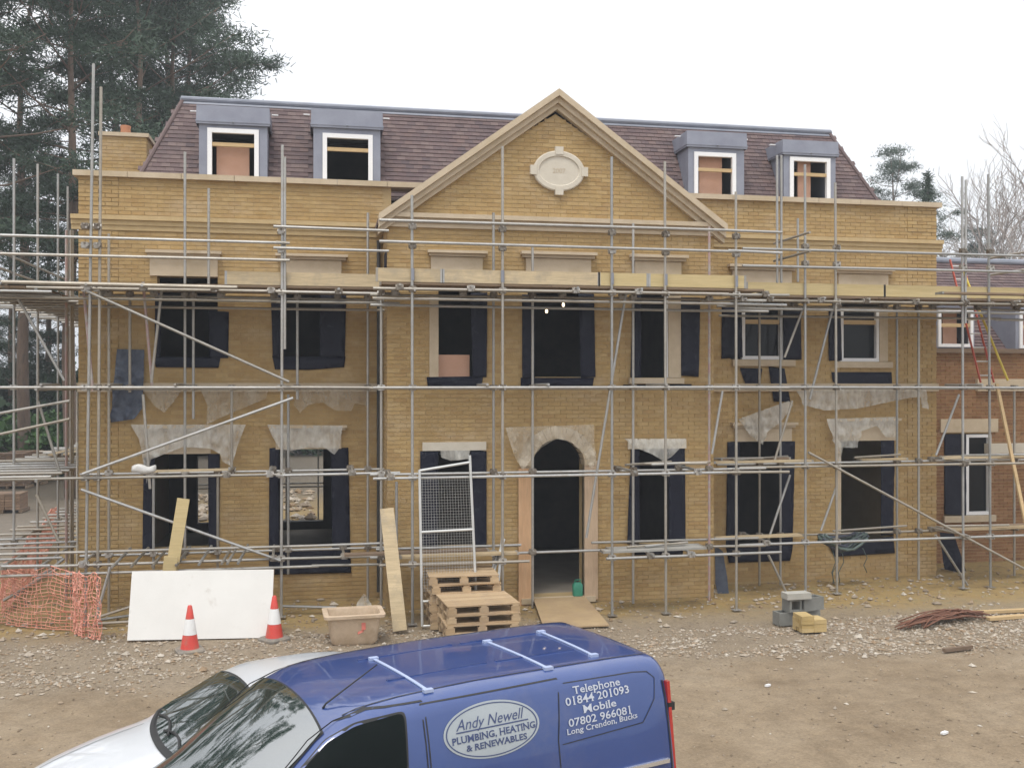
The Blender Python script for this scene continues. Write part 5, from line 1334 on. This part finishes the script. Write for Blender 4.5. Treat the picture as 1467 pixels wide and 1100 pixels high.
M['silver'] = mat('silver_car_paint', [(.70,.72,.75),(.74,.76,.79)], .32, 3, metal=.25, coat=1.0)
M['screen'] = glass_mat('windscreen_glass', (.018,.030,.027), .015, 4.0, .5)
M['side_glass'] = glass_mat('side_glass', (.006,.009,.009), .02, 1.35, .1)
M['seal'] = mat('black_rubber', [(.012,.012,.013),(.02,.02,.02)], .6, 5)
M['chrome'] = mat('bright_trim', [(.72,.73,.75),(.8,.8,.82)], .22, 4, metal=.8)
M['strip'] = mat('grey_roof_strip', [(.32,.38,.55),(.37,.43,.59)], .4, 4)
M['print'] = mat('silver_lettering', [(.40,.43,.50),(.46,.49,.55)], .5, 4)
M['lamp_red'] = mat('red_lamp', [(.34,.018,.015),(.42,.03,.024)], .15, 4, coat=1)
M['lamp_clear'] = glass_mat('clear_lamp', (.5,.52,.54), .08)
M['tyre'] = mat('tyre', [(.02,.02,.02),(.03,.03,.03)], .85, 5)
def car_common(B, t, xs, paint, wheels, wr):
    B.mesh(None, xs).build('body', M[paint], t, smooth=True, angle=38)
    for x in wheels:
        for sg in (1, -1):
            wy = B.W(x)*.985; mb = MB()
            def wring(r, y): return [Vector((x+r*math.cos(2*math.pi*i/20), sg*y, wr+r*math.sin(2*math.pi*i/20))) for i in range(20)]
            ty = mb.loft([wring(wr*.62,wy-.2), wring(wr*.96,wy-.2), wring(wr,wy-.16), wring(wr,wy-.03), wring(wr*.95,wy+.012), wring(wr*.64,wy+.012)]).build('wheel', M['tyre'], t, smooth=True, angle=40)
            MB().loft([wring(wr*.63,wy+.0), wring(wr*.60,wy+.016), wring(wr*.2,wy+.005), wring(wr*.18,wy+.02)]).build('rim', M['chrome'], ty, smooth=True, angle=35)
            n = 20; arch = [(x+wr*1.16*math.cos(math.pi*i/n), wr+wr*1.16*math.sin(math.pi*i/n)) for i in range(n+1)]; arch = [(a, max(b, B.zb+.01)) for a, b in arch]
            v, f = B.spatch(arch, .004, .12, sg); MB().add(v, f).build('wheel_arch', M['seal'], t, smooth=True, fix=False)
def side_piece(B, t, name, poly, m, off, sgn=(1,), step=.09, seal=0):
    for sg in sgn:
        v, f = B.spatch(poly, off, step, sg); o = MB().add(v, f).build(name, M[m], t, smooth=True, fix=False)
    return o
def rounded(poly, r=.04, n=3):
    out = []; N = len(poly)
    for i in range(N):
        p = Vector(poly[i]); a = (Vector(poly[i-1])-p); b = (Vector(poly[(i+1) % N])-p); ra = min(r, a.length*.45); rb = min(r, b.length*.45)
        A = p+a.normalized()*ra; Bq = p+b.normalized()*rb
        for k in range(n+1): s = k/n; q = A*(1-s)**2+p*2*s*(1-s)+Bq*s*s; out.append((q.x, q.y))
    return out
def grow(poly, d):
    c = Vector((sum(p[0] for p in poly)/len(poly), sum(p[1] for p in poly)/len(poly))); out = []
    for p in poly: v = Vector(p)-c; out.append(tuple(Vector(p)+v.normalized()*d))
    return out
def seam(B, t, pts, wd=.012, off=.003, sgn=(1,-1), name='panel_gap'):
    for sg in sgn:
        mb = MB()
        for a, b in zip(pts, pts[1:]):
            a = Vector(a); b = Vector(b); d = (b-a).normalized(); n = Vector((-d.y, d.x))*wd/2; k = max(1, int((b-a).length/.1)); vv = []
            for i in range(k+1):
                p = a.lerp(b, i/k)
                for q in (p-n, p+n): vv.append((q.x, sg*(B.surf(q.x, q.y)+off), q.y))
            mb.add(vv, [(2*i, 2*i+2, 2*i+3, 2*i+1) for i in range(k)])
        mb.build(name, M['seal'], t, fix=False)
# --- blue van
VL = 4.80
VB = Body(VL, [(0,.62),(.06,.80),(.25,.93),(.6,1.03),(1.0,1.12),(1.12,1.155),(1.18,1.20),(1.3,1.295),(1.6,1.51),(1.85,1.67),(2.02,1.765),(2.3,1.835),(2.7,1.87),(3.4,1.89),(4.3,1.89),(4.70,1.88),(4.78,1.85),(4.80,1.82)],
          [(0,.66),(.15,.80),(.5,.90),(.9,.94),(1.4,.948),(4.0,.948),(4.6,.942),(4.74,.925),(4.80,.885)], [(.2,.97),(.6,1.0),(1.0,.995),(1.15,.975),(1.5,.91),(1.9,.77)],
          [(0,.06),(.6,.10),(1.1,.14),(1.4,.22),(1.9,.16),(2.3,.05),(4.8,.035)], rc=.12)
xs_v = [0,.03,.06,.12,.2,.3,.45,.6,.8,1.0,1.1,1.16,1.3,1.45,1.6,1.75,1.9,2.0,2.08,2.16,2.25,2.4,2.6,2.9,3.2,3.5,3.8,4.1,4.4,4.55,4.65,4.72,4.76,4.79,4.80]
P1, P2 = on_z(941,936,1.86), on_z(452,1019,1.84)
hd = (P2-P1); hd.z = 0; hd.normalize()                     # heading, towards the windscreen
VRZ = math.atan2(-hd.y, -hd.x)                             # local +x points to the rear
lx = Vector((math.cos(VRZ), math.sin(VRZ), 0)); ly = Vector((-math.sin(VRZ), math.cos(VRZ), 0))
VS = -1 if ly.dot(Vector((CAM.x, CAM.y, 0))-P1) < 0 else 1      # which local side faces the viewer
yN = VB.corner(4.72)[0]-.03
org = P1-lx*4.76-ly*VS*yN; org.z = -.02
van = thing('panel_van', 'dark blue panel van with white oval sign and silver lettering on its side', 'van', org, VRZ)
car_common(VB, van, xs_v, 'blue', (.93, 3.95), .32)
lo = lambda fy: 1.15+.10*fy*fy
v, f = VB.tgrid(lo, lambda fy: 2.07-.03*fy*fy, -.985, .985, .010); MB().add(v, f).build('windscreen', M['screen'], van, smooth=True, fix=False)
v, f = VB.tgrid(lambda fy: lo(fy)-.05, lambda fy: 2.085-.03*fy*fy, -1.005, 1.005, .005); MB().add(v, f).build('windscreen_seal', M['seal'], van, smooth=True, fix=False)
v, f = VB.tgrid(lambda fy: lo(fy)-.20, lambda fy: lo(fy)-.03, -.95, .95, .014, nx=4); MB().add(v, f).build('scuttle', M['seal'], van, smooth=True, fix=False)
for y0, y1 in ((.5,-.25),(-.1,-.78)):
    pts = []
    for i in range(7):
        y = y0+(y1-y0)*i/6; x = 1.17+.05*math.sin(i/6*3); pts.append((x, y, VB.top(x, y)+.03))
    MB().path(pts, .012, 6).build('wiper', M['seal'], van, smooth=True, fix=False)
def van_xz(px, py):
    q = ray(px, py); n = ly*VS; x, z = 3.2, 1.5
    for _ in range(12):
        f = ((org+n*VB.surf(x, z))-CAM).dot(n)/q.dot(n); p = CAM+q*f-org; x, z = p.dot(lx), p.z
    return Vector((x, z))
def vpx(*pts): return [tuple(van_xz(*p)) for p in pts]
wt = vpx((423,1100),(468,1062),(508,1039),(572,1021),(578,1024),(579,1100)); 
win = rounded([(wt[0][0]-.10,1.16)]+wt[:-1]+[(wt[-1][0],1.16)], .04)
side_piece(VB, van, 'window_seal', grow(win, .018), 'seal', .003, (1,-1)); side_piece(VB, van, 'side_window', win, 'side_glass', .007, (1,-1))
sm = vpx((408,1100),(440,1060),(476,1032),(520,1013),(596,998)); seam(VB, van, [(1.28,.45),(1.28,1.02)]+sm+[(sm[-1][0],.4)], wd=.009)
sm = vpx((601,1008),(797,971),(800,1060)); seam(VB, van, [(sm[0][0],.40),sm[0],sm[1],sm[2],(sm[2][0],.40)], wd=.009)
seam(VB, van, [(4.745,1.70),(4.745,.5)], wd=.016)
# recessed panel outline and slide rail
seam(VB, van, vpx((806,978),(905,962),(926,961),(937,970),(937,1000),(921,1034),(806,1066)), wd=.006)
for sg in (1,-1): MB().beam((3.90, sg*(VB.side(3.9,1.12)+.010), 1.135), (4.70, sg*(VB.side(4.66,1.12)+.010), 1.135), .03, .026, side=(0,0,1)).build('door_rail', M['chrome'], van)
for sg in (1,-1): MB().beam((1.5, sg*(VB.side(2,.62)+.008), .60), (3.75, sg*(VB.side(3,.62)+.008), .60), .12, .02, side=(0,0,1)).build('side_moulding', M['seal'], van)
for sg in (1,-1):
    MB().obox((4.785, sg*(VB.side(4.78,1.35)-.012), 1.33),(.014,0,0),(0,.02,0),(0,-.045*sg,.36)).build('tail_lamp', M['lamp_red'], van)
    MB().obox((4.80, sg*.80, 1.50),(.03,0,0),(0,.035,0),(0,0,.03)).obox((4.80, sg*.84, .7),(.03,0,0),(0,.035,0),(0,0,.03)).build('door_hinge', M['seal'], van)
    MB().obox((.30, sg*.70, .80),(.16,-.08*sg,.05),(.02,.05*sg,-.03),(0,0,.09)).build('headlight', M['lamp_clear'], van)
    mir = MB(); c = Vector((1.62, sg*1.05, 1.10)); mir.obox(c,(.05,0,0),(0,.09,0),(0,0,.09)).build('mirror', M['blue'], van)
MB().obox((-.01,0,.42),(.05,0,0),(0,.72,0),(0,0,.14)).build('front_bumper', M['seal'], van); MB().obox((4.82,0,.42),(.05,0,0),(0,.86,0),(0,0,.12)).build('rear_bumper', M['seal'], van)
mb = MB(); mb.box(4.801,4.806,-.70,-.03,.62,1.66); mb.box(4.801,4.806,.03,.70,.62,1.66); mb.build('rear_door', M['blue'], van)
# roof: three cross strips, two long creases, aerial
for sg in (1,-1):                                          # roof ditch beside each rail
    mb = MB(); vv = []
    for i in range(25):
        x = 2.2+2.5*i/24; y = sg*(VB.corner(x)[0]-.125)
        for dy in (-.006,.006): vv.append((x, y+dy, VB.top(x, y+dy)+.003))
    mb.add(vv, [(2*i,2*i+2,2*i+3,2*i+1) for i in range(24)]).build('roof_ditch', M['seal'], van, fix=False)
    for x, z in ((2.58,1.02),(2.92,1.02)): MB().obox((x, sg*(VB.side(x,z)+.015), z),(.10,0,0),(0,.015,0),(0,0,.016)).build('door_handle', M['seal'], van)
def roof_xy(px, py):
    p = on_z(px, py, 1.885)-org; return p.dot(lx), p.dot(ly)
for pf, pn in (((535,938),(613,980)), ((698,917),(785,952)), ((775,903),(850,935))):
    f0, n0 = Vector(roof_xy(*pf)), Vector(roof_xy(*pn)); mb = MB(); pts = []
    for i in range(9):
        q = f0.lerp(n0, i/8); pts.append(Vector((q.x, q.y, VB.top(q.x, q.y)+.006)))
    for a, b in zip(pts, pts[1:]): mb.obox((a+b)/2, (b-a)/2*1.01, (.013,0,0), (0,0,.004))
    rb_ = mb.build('roof_bar', M['strip'], van)
    for q in (pts[0], pts[-1]): MB().obox(q+Vector((0,0,.002)),(.035,0,0),(0,.022,0),(0,0,.011)).build('bar_foot', M['strip'], rb_)
for y in (.30, -.30):
    mb = MB()
    for a, b in ((2.66,3.46),(3.54,4.24)): mb.beam((a, y, VB.top(a,y)+.003),(b, y, VB.top(b,y)+.003), .03, .012, side=(0,1,0))
    mb.build('roof_rib', M['blue'], van)
p0 = Vector((2.14, VS*.44, VB.top(2.14,.44))); MB().path([p0, p0+Vector((.02,0,.03)), p0+Vector((.40,-VS*.02,.24))], .009, 6, taper=.004).build('aerial', M['seal'], van, smooth=True, fix=False)
# lettering, wrapped on the near side (found by tracing the sight line to the curved side)
def van_text(body, pL, pR, cap, m='print', off=.006, shear=0.0, bold=0.0, serif=True, parent=van):
    a, b = van_xz(*pL), van_xz(*pR); tv_, tf_ = text_mesh(body, 1.0, shear, bold, 1.0, serif)
    xs_ = [q[0] for q in tv_]; x0, x1 = min(xs_), max(xs_); caps = text_mesh('H', 1.0)[0]; y0, y1 = min(q[1] for q in caps), max(q[1] for q in caps)
    vv = []
    for q in tv_:
        u = (q[0]-x0)/(x1-x0); p = a.lerp(b, u); z = p.y+(q[1]-y0)/(y1-y0)*cap*.76
        vv.append((p.x, VS*(VB.side(p.x, z)+off), z))
    return MB().add(vv, tf_).build('lettering', M[m], parent, fix=False)
cO = van_xz(705.4,1043.6); rx_ = (van_xz(774,1031).x-van_xz(637,1054.5).x)/2; rz_ = (van_xz(720,999.6).y-van_xz(689,1088).y)/2
M['sign'] = mat('pale_sign', [(.29,.325,.35),(.33,.365,.39)], .4, 3); M['ink'] = mat('navy_ink', [(.03,.045,.12),(.04,.06,.15)], .5, 5)
def ell(s): return [(cO.x+rx_*s*math.cos(2*math.pi*i/56), cO.y+(rz_*s+(s-1)*(rx_-rz_)*.4)*math.sin(2*math.pi*i/56)) for i in range(56)]
v, f = VB.spatch(ell(1.0), .004, .06, VS); sg_ = MB().add(v, f).build('oval_sign', M['sign'], van, smooth=True, fix=False)
eo, ei = ell(.955), ell(.93)
mb = MB(); mb.add([(x, VS*(VB.side(x, z)+.006), z) for x, z in eo+ei], [(i, (i+1) % 56, 56+(i+1) % 56, 56+i) for i in range(56)]); mb.build('oval_line', M['ink'], sg_, fix=False)
van_text('Andy Newell', (653,1047), (751,1026.5), .088, 'ink', .007, shear=.35, serif=False, parent=sg_)
van_text('PLUMBING, HEATING', (647.3,1067), (766.7,1040.5), .053, 'ink', .007, bold=.018, parent=sg_)
van_text('& RENEWABLES', (668.2,1076), (754.7,1057), .050, 'ink', .007, bold=.018, parent=sg_)
a, b = van_xz(653,1050), van_xz(756,1029); mb = MB(); vv = []
for i in range(9):
    p = a.lerp(b, i/8)
    for dz in (-.004,.004): vv.append((p.x, VS*(VB.side(p.x, p.y+dz)+.007), p.y+dz))
mb.add(vv, [(2*i,2*i+2,2*i+3,2*i+1) for i in range(8)]).build('underline', M['ink'], sg_, fix=False)
for body, pL, pR, cap in (('Telephone',(821,993),(888,980),.062),('01844 201093',(810.5,1010.5),(901,991),.066),('Mobile',(835.4,1020.2),(882.7,1010.1),.062),('07802 966081',(814.8,1040.5),(903.6,1020.7),.066),('Long Crendon, Bucks',(812,1052.2),(912.7,1026.7),.048)):
    van_text(body, pL, pR, cap, bold=.012)

# --- silver car behind the van
SB = Body(4.15, [(0,.52),(.05,.64),(.2,.75),(.6,.89),(1.0,.985),(1.12,1.01),(1.18,1.04),(1.3,1.105),(1.5,1.205),(1.7,1.305),(1.79,1.345),(2.05,1.405),(2.6,1.42),(3.1,1.37),(3.6,1.18),(3.9,1.07),(4.1,1.0),(4.15,.8)],
          [(0,.58),(.12,.72),(.4,.82),(.9,.90),(1.5,.915),(3.4,.91),(3.9,.82),(4.15,.68)], [(.2,.97),(.55,1.0),(.85,.985),(1.0,.975),(1.4,.93)],
          [(0,.05),(.6,.085),(1.1,.09),(1.8,.08),(2.2,.06),(4.3,.06)], zb=.2, rc=.09)
xs_s = [0,.03,.06,.12,.2,.35,.5,.7,.9,1.05,1.15,1.22,1.32,1.42,1.52,1.62,1.72,1.79,1.87,1.96,2.05,2.3,2.6,2.85,3.1,3.35,3.6,3.75,3.9,4.0,4.08,4.12,4.15]
SRZ = VRZ-R(2.0); slx = Vector((math.cos(SRZ), math.sin(SRZ), 0)); sly = Vector((-math.sin(SRZ), math.cos(SRZ), 0))
A = on_z(312, 957, 1.30); lp = (1.77, SB.corner(1.77)[0]-.05)
so_ = A-slx*lp[0]+sly*VS*lp[1]; so_.z = -.02
sil = thing('silver_car', 'silver low roofed car parked on the far side of the blue van', 'car', so_, SRZ)
car_common(SB, sil, xs_s, 'silver', (.82, 3.3), .30)
lo2 = lambda fy: 1.14+.16*abs(fy)**2.2
v, f = SB.tgrid(lo2, lambda fy: 1.84-.05*fy*fy, -.985, .985, .010); SB_w = MB().add(v, f).build('windscreen', M['screen'], sil, smooth=True, fix=False)
v, f = SB.tgrid(lambda fy: lo2(fy)-.05, lambda fy: 1.865-.05*fy*fy, -1.02, 1.02, .005); MB().add(v, f).build('windscreen_seal', M['seal'], sil, smooth=True, fix=False)
v, f = SB.tgrid(lambda fy: lo2(fy)-.06, lambda fy: lo2(fy)-.02, -.97, .97, .013, nx=4); MB().add(v, f)  .build('scuttle', M['seal'], sil, smooth=True, fix=False)
for y0, y1 in ((.55,-.1),(.05,-.5)):
    pts = []
    for i in range(7):
        y = y0+(y1-y0)*i/6; x = 1.18+.06*math.sin(i/6*3)+.10*abs(y)**2.2; pts.append((x, y, SB.top(x, y)+.022))
    MB().path(pts, .011, 6).build('wiper', M['seal'], sil, smooth=True, fix=False)
w2 = rounded([(1.45,1.0),(1.85,1.19),(2.5,1.215),(3.0,1.17),(3.3,1.02)], .05)
side_piece(SB, sil, 'window_seal', grow(w2, .02), 'seal', .003, (1,-1)); side_piece(SB, sil, 'side_window', w2, 'side_glass', .006, (1,-1))
seam(SB, sil, [(1.25,.35),(1.22,.88),(1.38,.97)]); seam(SB, sil, [(2.42,.35),(2.42,1.22)]); seam(SB, sil, [(3.3,.6),(3.42,.98)])
for yy in (.62, -.62):                                     # bonnet shut lines
    mb = MB(); vv = []
    for i in range(12):
        x = .22+.9*i/11; y = yy*(.88+.12*i/11)
        for dy in (-.005,.005): vv.append((x, y+dy, SB.top(x, y+dy)+.002))
    mb.add(vv, [(2*i,2*i+2,2*i+3,2*i+1) for i in range(11)]).build('bonnet_gap', M['seal'], sil, fix=False)
for sg in (1,-1):
    MB().obox((.13, sg*.57, .60),(.14,-.10*sg,.07),(.03,.07*sg,-.02),(0,0,.055)).build('headlight', M['lamp_clear'], sil)
    MB().loft([[Vector((1.78+.06*math.cos(a)*s, sg*y, .93+.06*math.sin(a)*s)) for a in [2*math.pi*i/12 for i in range(12)]] for y, s in ((.82,.5),(.86,1),(.95,1),(.98,.6))]).build('mirror', M['silver'], sil, smooth=True)
    MB().obox((4.10, sg*.62, .82),(.04,0,0),(0,.10,0),(0,0,.07)).build('tail_lamp', M['lamp_red'], sil)
MB().obox((-.005,0,.42),(.03,0,0),(0,.42,0),(0,0,.07)).build('grille', M['seal'], sil); MB().obox((-.002,0,.28),(.04,0,0),(0,.55,0),(0,0,.05)).build('front_bumper', M['seal'], sil)
